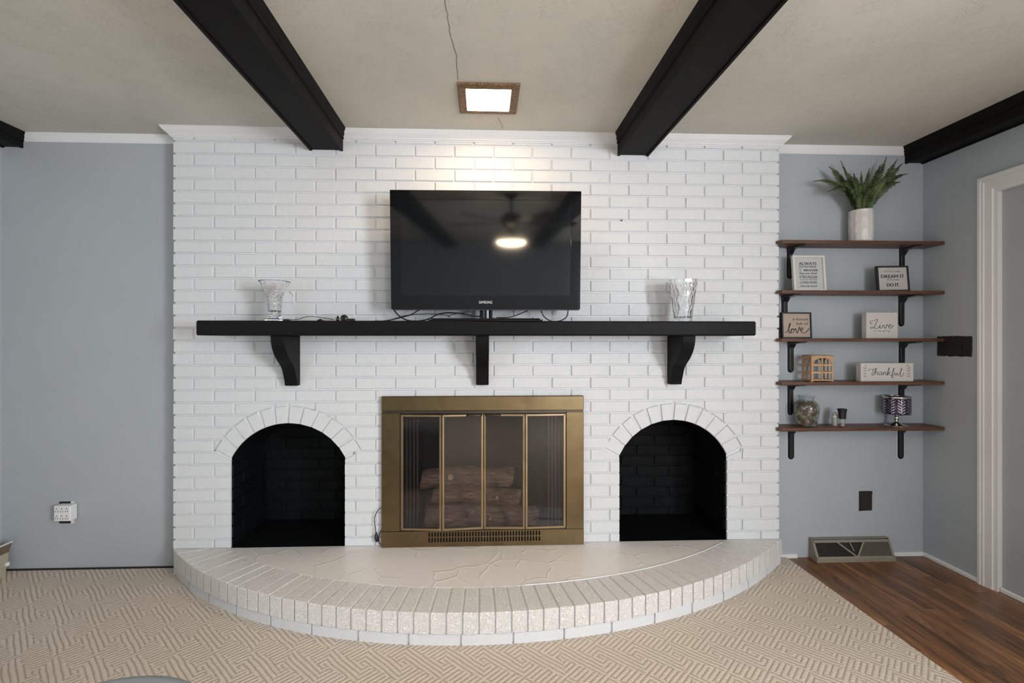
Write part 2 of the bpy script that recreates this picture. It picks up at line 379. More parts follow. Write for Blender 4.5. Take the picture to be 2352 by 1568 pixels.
def window(name, axis, c, a0, a1, z0, z1, s):
    w_=empty(name, kind='structure'); f=MB()
    def bx(p0,p1,q0,q1,z0_,z1_):
        if axis=='x': f.box(min(c+p0*s,c+p1*s),max(c+p0*s,c+p1*s),q0,q1,z0_,z1_)
        else: f.box(q0,q1,min(c+p0*s,c+p1*s),max(c+p0*s,c+p1*s),z0_,z1_)
    for q in (a0-.06,a1): bx(-.02,.1,q,q+.06,z0-.06,z1+.06)
    for z in (z0-.06,z1): bx(-.02,.1,a0-.06,a1+.06,z,z+.06)
    f.build('window_frame','white_trim',w_)
    g=MB()
    if axis=='x': g.box(min(c+.1*s,c+.105*s),max(c+.1*s,c+.105*s),a0,a1,z0,z1)
    else: g.box(a0,a1,min(c+.1*s,c+.105*s),max(c+.1*s,c+.105*s),z0,z1)
    g.build('window_pane','clear_glass',w_)
window('window_1','x',XR,-1.62,-.48,.8,2.1,1)
window('window_2','x',XL,-1.7,-.1,.85,2.05,-1)
window('added_window_back','y',YBK,1.75,2.5,.65,2.05,-1)  # unseen opening added for the back fill light
# door in the right wall, with its white casing
d=empty('door_1', (XR,0,0), kind='structure')
MB().box(.02,.055,DY0+.014,DY1-.009,-.01,DZ-.010).build('door_leaf','grey_door_paint',d)
for y_a,y_b in ((DY1-.008,DY1+.01),(DY0-.01,DY0+.0125)): MB().box(-.0055,.115,y_a,y_b,-.01,DZ-.0005).build('door_jamb','door_trim_white',d)
MB().box(-.0055,.115,DY0+.013,DY1-.0085,DZ-.009,DZ+.01).build('door_jamb','door_trim_white',d)
MB().lathe([(.0,.0),(.012,0),(.012,.03),(.028,.04),(.03,.055),(.02,.068),(0,.07)],16).build('door_knob','bronze_dark',d,True,(.02,DY0+.07,.95),(0,-PI/2,0))
WP_=[(0,-.012),(0,.006),(.010,.007),(.014,.012),(.048,.014),(.054,.018),(.062,.016),(.068,.020),(.080,.020),(.082,.018),(.082,-.012)]
def casing(path):
    """mitred moulding; path(w, end) gives (y, z) of the line that lies w outside the opening"""
    mb=MB(); n=len(WP_); vs=[]
    for e_ in (0,1):
        for w_,p_ in WP_: y,z=path(w_,e_); vs.append((-p_,y,z))
    mb.add(vs,[(i,i+1,n+i+1,n+i) for i in range(n-1)]+[tuple(range(n)),tuple(range(n,2*n))]); mb.build('door_casing','door_trim_white',d)
casing(lambda w_,e_:(DY1+w_,-.01 if e_==0 else DZ+w_))
casing(lambda w_,e_:((DY1+w_) if e_==0 else (DY0-w_),DZ+w_))
casing(lambda w_,e_:(DY0-w_,-.01 if e_==0 else DZ+w_))
MB().cbox(.004,.019,DY0+.014,DY1-.009,-.012,.014,.004).build('door_threshold','white_trim',d)

# carpet and wooden floor
XE=at(1798,1297,2.70).x; XE=1.768
# outline of the hearth's top edge, fitted to a circle round (0, 4.416)
HCX, HCY, HR = -.003, 4.416, 2.424
PX=[(396,1262.6),(447.8,1299),(514.7,1331.5),(587.4,1360),(667.8,1379),(761.6,1396.6),(870.6,1404),(1022.4,1405.9),(1096,1405),(1168.4,1402),(1279.7,1393.7),(1350.5,1388),(1421.4,1379),(1518.3,1363.2),(1671.7,1314.2),(1746,1271.6),(1797,1236)]
def floor_at(px,py,z):
    t_=FPX*(z-ZC)/(CY-py); u=(px-CX)/FPX
    return (t_*(math.sin(PSI)+u*math.cos(PSI)), t_*(math.cos(PSI)-u*math.sin(PSI)))
hp=[floor_at(x,y,HT) for x,y in PX]
import numpy as np
HC0=(0.0,3.45)
th=np.array([math.atan2(x-HC0[0],HC0[1]-y) for x,y in hp]); rr=np.array([math.hypot(x-HC0[0],y-HC0[1]) for x,y in hp])
cf=np.polyfit(th,rr,4)
tE0=min(th); tE1=max(th)
def hedge(t_,off=0):
    e_=1e-3; P=lambda a:np.array((HC0[0]+np.polyval(cf,a)*math.sin(a),HC0[1]-np.polyval(cf,a)*math.cos(a)))
    p_=P(t_); d_=P(t_+e_)-P(t_-e_); d_/=np.linalg.norm(d_); n_=np.array((-d_[1],d_[0]))
    return p_+n_*off, d_, n_
# arc-length table
ts=np.linspace(tE0-.02,tE1+.02,800); ptsH=np.array([hedge(a)[0] for a in ts]); sl=np.r_[0,np.cumsum(np.hypot(*np.diff(ptsH,axis=0).T))]
def t_at(s_): return float(np.interp(s_,sl,ts))
s0=float(np.interp(tE0,ts,sl)); s1=float(np.interp(tE1,ts,sl)); nR=round((s1-s0)/.0673); sp=(s1-s0)/nR
cpt=[tuple(hedge(t_,.012)[0]) for t_ in np.linspace(tE0,tE1,70)]; cpt=[(x,min(y,YB)) for x,y in cpt]
mb=MB(); mb.prism([(XL,YBK),(XE,YBK),(XE,YG),(max(XC1,cpt[-1][0]),YG)]+cpt[::-1]+[(min(XC0,cpt[0][0]),YG),(XL,YG)],0.0,-.03,axis='z')
tag(mb.build('carpet','berber'), 'beige looped carpet with chevron rows in front of the fireplace', 'carpet')
xp=XE+.001; WP=.0655
while xp<XR-.001:
    x1=min(xp+WP,XR); y=.2-random.random()*.5
    while y<YG+.02:
        L=random.choice((.38,.5,.62,.8,1.0)); y1=min(y+L,YG+.02)
        if y1>.9:
            MB().prism([(xp+.0003,y+.0003),(x1-.0003,y+.0003),(x1-.0003,y1-.0003),(xp+.0003,y1-.0003)],-.010,-.032,b=.0006,axis='z').build('plank','walnut_plank',floor)
        y=y1
    xp=x1
o=MB().box(XE,XR,YBK,.95,-.032,-.0105).build('plank_far','walnut_plank',floor); o['kind']='stuff'
struct(MB().box(XL,XC0,YG-.012,YG,-.0,.006),'gap_shade_strip','dark_gap')  # no trim here: dark strip standing in for the shaded gap under the wall
# baseboards in the shelf alcove
def quarter(x0,x1,y0,y1,name):
    return struct(MB().cbox(x0,x1,y0,y1,-.012,.012,.004),name,'white_trim')
quarter(XC1,1.84,YG-.014,YG+.01,'baseboard_front_left')
quarter(2.30,XR,YG-.014,YG+.01,'baseboard_front_right')
quarter(XR-.014,XR+.01,DY1+.083,YG,'baseboard_right')
quarter(XR-.014,XR+.01,.2,DY0-.083,'baseboard_right_near')

# crack in the ceiling plaster
cr=[(1022,0),(1028,32),(1032,62),(1037,92),(1044,112),(1049,135),(1050,158),(1053,183)]
def ceil_at(px,py):
    t_=FPX*(HC-ZC)/(CY-py); u=(px-CX)/FPX
    return Vector((t_*(math.sin(PSI)+u*math.cos(PSI)), t_*(math.cos(PSI)-u*math.sin(PSI)), HC))
mb=MB()
for seg in (cr,[(1142,268),(1150,281),(1156,295)]):
    P=smooth_pts([ceil_at(*p) for p in seg],4); m_=len(P); W=[.0011+.0006*random.random() for _ in P]
    P=[p+Vector(((random.random()-.5)*.005,0,0)) for p in P]
    mb.add([(p.x-w_,p.y,HC-.0006) for p,w_ in zip(P,W)]+[(p.x+w_,p.y,HC-.0006) for p,w_ in zip(P,W)],[(k,k+1,m_+k+1,m_+k) for k in range(m_-1)])
o=mb.build('crack','crack',ceiling)

# crown mouldings
def crown(name, x0, x1, yw, h, p, ends=(0,0)):
    """profile runs down from the ceiling; ends 1 = returned outside corner"""
    prof=[(0,0),(p,0),(p,-.10*h),(p*.92,-.18*h),(p*.72,-.42*h),(p*.42,-.66*h),(p*.30,-.76*h),(p*.30,-.84*h),(p*.12,-.93*h),(p*.12,-h),(0,-h)]
    mb=MB(); n=len(prof); vs=[]
    for e_,x in ((ends[0],x0),(ends[1],x1)):
        sg=-1 if x==x0 else 1
        for a,b_ in prof: vs.append((x+(sg*a if e_ else 0), yw-a, HC+b_))
    fs=[tuple(range(n)),tuple(reversed(range(n,2*n)))]+[(i,(i+1)%n,n+(i+1)%n,n+i) for i in range(n)]
    mb.add(vs,fs)
    if ends[0]: mb.add([(x0-a,yw-a,HC+b_) for a,b_ in prof]+[(x0-a,YG,HC+b_) for a,b_ in prof],[(i,(i+1)%n,n+(i+1)%n,n+i) for i in range(n)])
    if ends[1]: mb.add([(x1+a,yw-a,HC+b_) for a,b_ in prof]+[(x1+a,YG,HC+b_) for a,b_ in prof],[(i,(i+1)%n,n+(i+1)%n,n+i) for i in range(n)])
    o=mb.build(name,'white_trim'); o['kind']='structure'; return o
LB0,LB1=at(712,346,YB).x,at(788,346,YB).x
RB0,RB1=at(1418.4,358,YB).x,at(1489,358,YB).x
crown('trim_2',XC0,LB0,YB,.050,.045,(1,0)); crown('trim_3',LB1,RB0,YB,.050,.045); crown('trim_4',RB1,XC1,YB,.050,.045,(0,1))
WL=at(54,330,YG).x; WR=at(2078,350,YG).x
crown('trim_5',WL,XC0,YG,.047,.018); crown('trim_6',XC1,WR,YG,.047,.018)

# black ceiling beams
def beam(name, x0, x1, zb, yend, label, sides=(1,1)):
    b=empty(name, ((x0+x1)/2, yend, zb), label=label, cat='beam', group=None)
    cx=(x0+x1)/2; hw=(x1-x0)/2; L=YBK-yend+.01
    MB().box(-hw+.012,hw-.012,L,0,.004,HC-zb).build('beam_core','beam_paint',b)
    for s in (-1,1):
        MB().box(min(s*hw,s*(hw-.012)),max(s*hw,s*(hw-.012)),L,0,-.002,HC-zb).build('side_board','beam_paint',b)
    for s,on in zip((-1,1),sides):
        if not on: continue
        top=HC-zb; prof=[(0,top),(.026,top),(.024,top-.006),(.016,top-.018),(.014,top-.028),(.008,top-.034),(.007,top-.046),(0,top-.048)]
        poly=[(s*(hw+a),z) for a,z in prof]
        MB().prism(poly,L,0).build('ceiling_moulding','beam_paint',b)
    return b
beam('ceiling_beam',LB0,LB1,at(750,346,YB).z,YB-.001,'long black ceiling beam ending above the left half of the fireplace wall')
beam('ceiling_beam',RB0,RB1,at(1450,358,YB).z,YB-.001,'long black ceiling beam ending above the right half of the fireplace wall')
beam('ceiling_beam',XL,WL,at(30,339,YG).z,YG-.001,'black ceiling beam running along the top of the left wall',(0,1))
beam('ceiling_beam',WR,XR,at(2100,376,YG).z,YG-.001,'black ceiling beam running along the top of the right wall above the shelves',(1,0))

# recessed square ceiling lamp
lc=empty('ceiling_light',(.024,2.285,HC),label='square recessed ceiling light glowing warm in a speckled bronze frame',cat='ceiling light')
h_,i_=.1415,.104
mb=MB()
for a in range(4):
    c_,s_=math.cos(a*PI/2),math.sin(a*PI/2); R=lambda x,y,z:(x*c_-y*s_,x*s_+y*c_,z)
    mb.add([R(-h_,-h_,-.002),R(h_,-h_,-.002),R(h_-.004,-h_+.004,-.010),R(-h_+.004,-h_+.004,-.010),R(i_,-i_,-.012),R(-i_,-i_,-.012),R(i_,-i_,-.002),R(-i_,-i_,-.002)],
           [(0,1,2,3),(3,2,4,5),(5,4,6,7)])
mb.build('trim_frame','bronze_trim',lc)
MB().cbox(-i_+.001,i_-.001,-i_+.001,i_-.001,-.0135,-.003,.003).build('lamp_lens','lamp_lens',lc)

# ---------------------------------------------------------------- fireplace breast
def circ(pl,pr,pa):
    l=at(*pl,YB); r=at(*pr,YB); a=at(*pa,YB); c=(r.x-l.x)/2; zs=(l.z+r.z)/2; s=a.z-zs
    R=(c*c+s*s)/(2*s); return dict(x0=l.x,x1=r.x,cx=(l.x+r.x)/2,zs=zs,R=R,cz=a.z-R,half=math.asin(c/R))
ARCH=[circ((530,1051),(792,1052),(661,972)), circ((1423,1045),(1670,1046),(1547,964.4))]
TH=.092
FX0,FX1=at(876,1000,YB).x+.02, at(1341,1000,YB).x-.02; FZ1=at(1100,912,YB).z-.02
chim=empty('wall_chimney_breast',kind='structure')
mb=MB(); ym=YB+.008; xa,xb=XC0+.008,XC1-.008
def q(x0,x1,z0a,z0b,z1=HC): mb.add([(x0,ym,z0a),(x1,ym,z0b),(x1,ym,z1),(x0,ym,z1)],[(0,1,2,3)])
edges=[xa,ARCH[0]['x0'],ARCH[0]['x1'],FX0,FX1,ARCH[1]['x0'],ARCH[1]['x1'],xb]
ZM=HT+.001
q(edges[0],edges[1],ZM,ZM); q(edges[2],edges[3],ZM,ZM); q(edges[3],edges[4],FZ1,FZ1); q(edges[4],edges[5],ZM,ZM); q(edges[6],edges[7],ZM,ZM)
for A in ARCH:
    for k in range(24):
        t0=-A['half']+2*A['half']*k/24; t1=-A['half']+2*A['half']*(k+1)/24
        q(A['cx']+A['R']*math.sin(t0),A['cx']+A['R']*math.sin(t1),A['cz']+A['R']*math.cos(t0),A['cz']+A['R']*math.cos(t1))
mb.add([(xa,ym,0),(xa,YG,0),(xa,YG,HC),(xa,ym,HC)],[(0,1,2,3)]); mb.add([(xb,ym,0),(xb,YG,0),(xb,YG,HC),(xb,ym,HC)],[(0,1,2,3)])
mb.box(XC0+.002,XC1-.002,YB+.004,YG,0,HT); mb.build('mortar','white_mortar',chim)
def brick_mesh(name,w_,h_,d_,b_=.0028,m_='white_brick'):
    return MB().prism([(-w_/2,-h_/2),(w_/2,-h_/2),(w_/2,h_/2),(-w_/2,h_/2)],0,d_,b=b_).mesh(name,m_)
PITCH=(XC1-XC0)/15.5; JH=.0085; BH=COURSE-.0085; BW=PITCH-JH
full=brick_mesh('brick',BW,BH,.03); fulledge=brick_mesh('brick_end',BW+JH/2,BH,.093)
TVX=(at(898,500,2.5).x,at(1332,500,2.5).x); 
def rowclip(z0,z1,x0,x1):
    """pieces of the brick left by arches, firebox; list of polygons"""
    polys=[[(x0,z0),(x1,z0),(x1,z1),(x0,z1)]]; cut=False
    if z0<FZ1+.0 and x1>FX0-.012 and x0<FX1+.012:
        cut=True
        if x0<FX0-.03: return [[(x0,z0),(FX0-.002,z0),(FX0-.002,z1),(x0,z1)]],True
        if x1>FX1+.03: return [[(FX1+.002,z0),(x1,z0),(x1,z1),(FX1+.002,z1)]],True
        return [],True
    for A in ARCH:
        Ro=A['R']+TH+.006
        zlow=A['cz']+Ro*math.cos(A['half'])     # where the ring's outer corner sits
        def lim(z):
            # half-width of the excluded zone at height z
            c=0
            if z<A['zs']: c=A['x1']-A['cx']
            if z>A['cz']-0 and z<A['cz']+Ro:
                ww=math.sqrt(max(0,Ro*Ro-(z-A['cz'])**2))
                # ring stops on its springing line (radial through the half angle)
                ang=A['half']+.03
                zr=z-A['cz']; wr=zr*math.tan(ang) if zr>0 else 0
                c=max(c,min(ww,wr))
            return c
        if lim(z0+.001)==0 and lim(z1-.001)==0 and lim((z0+z1)/2)==0: continue
        if x1<A['cx']-.62 or x0>A['cx']+.62: continue
        N=8; zz=[z0+(z1-z0)*i/N for i in range(N+1)]
        out=[]; hit=False
        L=[A['cx']-max(lim(z),.0045 if (x0<A['cx']<x1) else 0) for z in zz]; Rr=[A['cx']+max(lim(z),.0045 if (x0<A['cx']<x1) else 0) for z in zz]
        if x1>min(L) and x0<max(Rr):
            hit=True
            if x0<max(L)-.012:
                right=[(min(x1,l) if l>x0 else x0,z) for l,z in zip(L,zz)]
                poly=[(x0,z0)]+right+[(x0,z1)]
                pp=[]; 
                for p_ in poly:
                    if not pp or (abs(p_[0]-pp[-1][0])+abs(p_[1]-pp[-1][1]))>1e-4: pp.append(p_)
                ar=abs(sum(pp[i][0]*pp[(i+1)%len(pp)][1]-pp[(i+1)%len(pp)][0]*pp[i][1] for i in range(len(pp))))/2
                if ar>.0004: out.append(pp)
            if x1>min(Rr)+.012:
                left=[(max(x0,r_) if r_<x1 else x1,z) for r_,z in zip(Rr,zz)]
                poly=[(x1,z0)]+left+[(x1,z1)]; pp=[]
                for p_ in poly:
                    if not pp or (abs(p_[0]-pp[-1][0])+abs(p_[1]-pp[-1][1]))>1e-4: pp.append(p_)
                ar=abs(sum(pp[i][0]*pp[(i+1)%len(pp)][1]-pp[(i+1)%len(pp)][0]*pp[i][1] for i in range(len(pp))))/2
                if ar>.0004: out.append(pp[::-1])
        if hit: return out,True
    return polys,cut
fulls=[]; stuff=MB()
for k in range(-1,34):
    z0=Z0+k*COURSE+.0043; z1=z0+BH
    if k==-1: z0=HT
    if z0>HC-.045: z1=HC
    z1=min(z1,HC-.002)
    if z1-z0<.01: continue
    xs=[XC0]+([XC0+PITCH*.5+PITCH*i for i in range(16)] if k%2==0 else [XC0+PITCH*(i+1) for i in range(16)])
    xs=[x for x in xs if x<XC1-.03]+[XC1]
    for i in range(len(xs)-1):
        x0=xs[i]+(0 if i==0 else JH/2); x1=xs[i+1]-(0 if i==len(xs)-2 else JH/2)
        edge=i==0 or i==len(xs)-2
        polys,cut=rowclip(z0,z1,x0,x1)
        dy=random.uniform(-.0012,.0012)
        isfull=not cut and (x1-x0)>BW*.9 and k not in (-1,) and z1-z0>BH*.9
        hidden=(z0>1.44 and z1<2.03 and x0>TVX[0] and x1<TVX[1]) or (z1<1.372 and z0>1.285 and abs((x0+x1)/2)<1.4)
        if isfull and not hidden: fulls.append((x0,x1,z0,z1,dy,edge))
        else:
            for p_ in polys: stuff.prism(p_, YB+dy, YB+(.093 if edge and not cut else (.012 if cut else .03)), b=.0026)
fulls.sort(key=lambda f:(f[5], math.hypot((f[0]+f[1])/2, (f[2]+f[3])/2-ZC)))
for n_,(x0,x1,z0,z1,dy,edge) in enumerate(fulls):
    if n_<300: place('brick', full, chim, ((x0+x1)/2,YB+dy,(z0+z1)/2),(random.uniform(-.004,.004),random.uniform(-.004,.004),random.uniform(-.004,.004)))
    else: stuff.prism([(x0,z0),(x1,z0),(x1,z1),(x0,z1)],YB+dy,YB+(.093 if edge else .03),b=.0026)
o=stuff.build('brick_remainder','white_brick',chim); o['kind']='stuff'
for A in ARCH:
    n=12; da=2*A['half']/n; wi=A['R']*da*.93
    for k in range(n):
        a=-A['half']+da*(k+.5); wo=wi*1.05
        me=MB().prism([(-wi/2,0),(wi/2,0),(wo/2,TH),(-wo/2,TH)],0,.02,b=.0025).mesh('arch_brick','white_brick')
        place('arch_brick',me,chim,(A['cx']+A['R']*math.sin(a),YB-.001+random.uniform(-.001,.001),A['cz']+A['R']*math.cos(a)),(0,a+random.uniform(-.012,.012),0))
# black brick niches
NB=.42
nb=brick_mesh('niche_brick',.205,.058,.02,.003,'soot_brick'); nbs=brick_mesh('niche_brick_half',.10,.058,.02,.003,'soot_brick')
for A,nm in zip(ARCH,('wall_niche_left','wall_niche_right')):
    N=empty(nm,kind='structure'); x0,x1=A['x0'],A['x1']; y0,y1=YB+.012,YB+NB; mb=MB()
    mb.add([(x0,y0,HT),(x0,y1,HT),(x0,y1,A['zs']),(x0,y0,A['zs'])],[(0,1,2,3)])
    mb.add([(x1,y0,HT),(x1,y1,HT),(x1,y1,A['zs']),(x1,y0,A['zs'])],[(0,1,2,3)])
    mb.add([(x0,YB-.001,HT+.001),(x1,YB-.001,HT+.001),(x1,y1,HT+.001),(x0,y1,HT+.001)],[(0,1,2,3)])
    top=[(A['cx']+A['R']*math.sin(-A['half']+2*A['half']*i/24),A['cz']+A['R']*math.cos(-A['half']+2*A['half']*i/24)) for i in range(25)]
    mb.add([(x,y0,z) for x,z in top]+[(x,y1,z) for x,z in top],[(i,i+1,26+i,25+i) for i in range(24)])
    mb.add([(x0,y1,HT),(x1,y1,HT)]+[(x,y1,z) for x,z in reversed(top)],[tuple(range(27))])
    # white-to-black reveal of the arch ring edge
    mb.build('lining','soot_brick',N)
    k=0
    while Z0+k*COURSE-.06<A['zs']-.0:
        zc=Z0+(k-1)*COURSE+COURSE/2
        if zc>HT+.02 and zc+.03<A['zs']:
            for s,xx in ((1,x0),(-1,x1)):
                yy=YB+.012
                if k%2: place('niche_brick',nbs,N,(xx+s*.008,yy+.052,zc),(0,0,s*PI/2)); yy+=.11
                while yy+.2<YB+NB-.005: place('niche_brick',nb,N,(xx+s*.008,yy+.103,zc),(0,0,s*PI/2)); yy+=.2163
        k+=1
    k=0
    while Z0+k*COURSE<A['cz']+A['R']:
        zc=Z0+(k-.5)*COURSE; x=x0+.012-(k%2)*.1
        half=(x1-x0)/2 if zc+.03<A['zs'] else math.sqrt(max(0,A['R']**2-(zc+.03-A['cz'])**2))
        while x<x1:
            a_,b_=max(x,A['cx']-half+.004),min(x+.207,A['cx']+half-.004)
            if b_-a_>.03:
                if b_-a_>.2: place('niche_brick',nb,N,((a_+b_)/2,y1-.007,zc))
                else: MB().prism([(a_,zc-.029),(b_,zc-.029),(b_,zc+.029),(a_,zc+.029)],y1-.007,y1+.01,b=.003).build('niche_brick','soot_brick',N)
            x+=.2163
        k+=1

# ---------------------------------------------------------------- hearth
hearth=empty('hearth',(0,0,0),label='raised white painted brick hearth with a curved front and smooth top',cat='hearth')
INN=.205
for k in range(nR):
    a,b_=t_at(s0+sp*k+.0042),t_at(s0+sp*(k+1)-.0042)
    pa,da,na=hedge(a); pb,db,nb_=hedge(b_); ia=hedge(a,INN)[0]; ib=hedge(b_,INN)[0]
    poly=[tuple(pa),tuple(pb),tuple(ib),tuple(ia)]
    poly=[(p_[0],min(p_[1],YB)) for p_ in poly]
    if abs(poly[0][1]-poly[3][1])+abs(poly[0][0]-poly[3][0])<.02: continue
    dz=random.uniform(-.001,.001)
    MB().prism(poly,HT+dz,.052,b=.0028,axis='z').build('rim_brick','white_brick_top',hearth)
nB=round((s1-s0)/.2163); spb=(s1-s0)/nB
for k in range(nB):
    a0_=s0+spb*k+.005; a1_=s0+spb*(k+1)-.005; o_,i2=[],[]
    for j in range(5):
        t_=t_at(a0_+(a1_-a0_)*j/4); p1=hedge(t_,.010)[0]; p2=hedge(t_,.09)[0]
        o_.append((p1[0],min(p1[1],YB))); i2.append((p2[0],min(p2[1],YB)))
    MB().prism(o_+i2[::-1],.044,-.005,b=.0025,axis='z').build('base_brick','white_brick',hearth)
# mortar body and slab
for off_,z_a,z_b in ((.008,HT-.0045,.051),(.018,.051,-.005)):
    out=[tuple(hedge(t_,off_)[0]) for t_ in np.linspace(tE0,tE1,70)]; out=[(x,min(y,YB)) for x,y in out]
    MB().prism(out,z_a,z_b,axis='z').build('mortar','white_mortar',hearth)
inn=[tuple(hedge(t_,INN+.004)[0]) for t_ in np.linspace(tE0,tE1,120)]; inn=[p_ for p_ in inn if p_[1]<YB-.001]
inn=[(inn[0][0]-.05,YB)]+inn+[(inn[-1][0]+.05,YB)]
MB().prism(inn,HT-.001,HT-.03,axis='z').build('hearth_slab','hearth_slab_paint',hearth)
bead=[(x,y,HT-.0005) for x,y in inn[1:-1]]
MB().tube(bead[60:],.0035,6).build('caulk_bead','white_trim',hearth,True)

# ---------------------------------------------------------------- mantel shelf
MY0=2.42; MX0,MX1,MZ0,MZ1=-1.405,1.397,1.289,1.362
mantel=empty('mantel_shelf',(0,MY0,MZ0),label='long black painted wooden mantel shelf on three curved brackets',cat='mantel')
MB().cbox(MX0,MX1,0,YB-MY0-.001,0,MZ1-MZ0,.006).build('shelf_board','black_paint',mantel)
prof=[(0,0),(.217,0),(.212,.035),(.200,.065),(.178,.095),(.146,.125),(.104,.155),(.078,.18),(.060,.215),(.046,.245),(.040,.268),(.0,.268)]
ppts=smooth_pts([(a,0,b_) for a,b_ in prof[1:-1]],4)
poly=[(0,0)]+[(p_.x,p_.z) for p_ in ppts]+[(0,prof[-1][1])]
for bx_ in (at(637,800,2.47).x+.004, at(1108,800,2.46).x, at(1583,800,2.46).x):
    mb=MB(); hw=.034
    mb.prism([(YB-MY0-a-.001,-b_) for a,b_ in poly],-hw,hw,axis='x')
    o=mb.build('bracket','black_paint',mantel,loc=(bx_,0,0),bevel=.005)

# ---------------------------------------------------------------- brass fireplace insert
IY=2.645
ins=empty('fireplace_insert',(0,IY,HT),label='antique brass fireplace surround with four glass bifold door panels',cat='fireplace')
P=lambda x,y,Y=IY: at(x,y,Y)-Vector((0,IY,HT))
x0,x1=P(876,1000).x,P(1341,1000).x; zt=P(1100,909.5).z; zb=.001; dpt=YB-IY+.008
zA=P(1100,943).z; zB=P(1100,947).z; zD=P(1100,1214).z; zE=P(1100,1218).z
xl,xr=P(918.5,1000).x,P(1301,1000).x
MB().cbox(x0,x1,0,dpt,zA,zt,.003).build('top_panel','brass',ins)
MB().cbox(x0,xl,.002,dpt,zE,zB,.002).build('side_panel','brass',ins)
MB().cbox(xr,x1,.002,dpt,zE,zB,.002).build('side_panel','brass',ins)
for z_a,z_b in ((zB,zA),(zD-.004,zD)): MB().box(x0+.002,x1-.002,.004,dpt,z_a,z_b).build('reveal_strip','bronze_dark',ins)
# bottom panel with punched slots: built as bars round real openings
gx0=P(984,1230).x; gx1=P(1240.5,1230).x; n=39; pit=(gx1-gx0)/(n-.45); zr=[P(1100,1220.5).z,P(1100,1230.8).z,P(1100,1233.2).z,P(1100,1244).z]
zr=[zE-.006-.0, zE-.006-.024, zE-.036, zE-.060]
mb=MB(); mb.box(x0,gx0,0,.008,zb,zE).box(gx1,x1,0,.008,zb,zE).box(gx0,gx1,0,.008,zr[0],zE).box(gx0,gx1,0,.008,zr[2],zr[1]).box(gx0,gx1,0,.008,zb,zr[3])
for k in range(n):
    a=gx0+pit*k+pit*.55
    if k<n-1:
        for z_0,z_1 in ((zr[1],zr[0]),(zr[3],zr[2])): mb.box(a,gx0+pit*(k+1),0,.004,z_0,z_1)
mb.build('vent_panel','brass',ins); MB().box(gx0-.01,gx1+.01,.010,.014,zb,zE).build('vent_backing','slot_black',ins)
for xx in (x0,x1-.012): MB().box(xx,xx+.012,.008,dpt,zb,zE).build('return_edge','brass',ins)
MB().lathe([(0,-.006),(.004,-.005),(.005,0)],10).build('screw','chrome',ins,True,loc=((P(1112,1234).x),-.001,zE-.033),rot=(PI/2,0,0))
# track rails
MB().box(xl,xr,.006,.03,zB-.006,zB).box(xl,xr,.006,.03,zE-.001,zE+.006).box(xl,xl+.004,.006,.03,zE,zB).box(xr-.004,xr,.006,.03,zE,zB).build('door_track','bronze_dark',ins)
dx=[P(920.5,1000).x,P(1015.7,1000).x,P(1110.8,1000).x,P(1206,1000).x,P(1299.5,1000).x]
zd0,zd1=zE+.008,zB-.008
for k in range(4):
    W=dx[k+1]-dx[k]-.002; fold=.020 if k<2 else .010
    hinge=k in (0,2)
    ang=math.asin(fold/W)*(1 if k in (1,3) else -1)
    bw,H=.0125,zd1-zd0; mb=MB()
    for s in (0,1):
        a,b_=(0,bw) if s==0 else (W-bw,W)
        mb.prism([(a,0),(b_,bw) if s==0 else (b_,0),(b_,H-bw) if s==0 else (b_,H),(a,H)] if s==0 else [(a,bw),(b_,0),(b_,H),(a,H-bw)],-.006,.006,b=.0018)
    mb.prism([(0,0),(W,0),(W-bw,bw),(bw,bw)],-.006,.006,b=.0018); mb.prism([(bw,H-bw),(W-bw,H-bw),(W,H),(0,H)],-.006,.006,b=.0018)
    yk=(-.003 if k in (0,2) else -.003-fold)
    if k==2: yk=-.003-.0
    o=mb.build('glass_door','brass_light',ins,loc=(dx[k]+.001,yk+.006,zd0),rot=(0,0,ang))
    g=MB().box(bw-.002,W-bw+.002,-.001,.0015,bw-.002,H-bw+.002).build('glass_pane','sooty_glass',o)
    if k in (1,2):
        hx0,hx1=(W-.088,W-.012) if k==1 else (.012,.088)
        hb=[(hx0,-.006,H-.006),(hx0+.008,-.014,H-.006),((hx0+hx1)/2,-.017,H-.006),(hx1-.008,-.014,H-.006),(hx1,-.006,H-.006)]
        MB().tube(smooth_pts(hb,4),[.0065]*4+[.0048]*9+[.0065]*4,8).build('handle','bronze_dark',o,True)
# firebox
fx0,fx1,fz1,fy0,fy1=FX0-.0,FX1+.0,FZ1-.005,YB+.01,YB+.52
fb=empty('firebox',(0,0,0),kind='structure'); mb=MB()
bx0,bx1=fx0+.14,fx1-.14
mb.add([(fx0,fy0,HT),(fx1,fy0,HT),(bx1,fy1,HT),(bx0,fy1,HT),(fx0,fy0,fz1),(fx1,fy0,fz1),(bx1,fy1,fz1),(bx0,fy1,fz1)],[(0,1,2,3),(4,7,6,5),(0,3,7,4),(1,5,6,2),(3,2,6,7)])
mb.build('firebox_lining','soot_brick',fb); fb.name='wall_firebox'
MB().box(bx0+.12,bx1-.12,fy1-.08,fy1-.06,HT+.30,fz1-.03).build('heat_baffle','firebox_metal',fb)
mb=MB()
for k in range(9):
    x=fx0+.01+.02*k; mb.box(x,x+.008,YB+.02+.006*(k%2),YB+.024+.006*(k%2),HT+.02,fz1-.01); x=fx1-.01-.02*k; mb.box(x-.008,x,YB+.02,YB+.024,HT+.02,fz1-.01)
o=mb.build('mesh_screen','firebox_metal',fb); o['kind']='stuff'
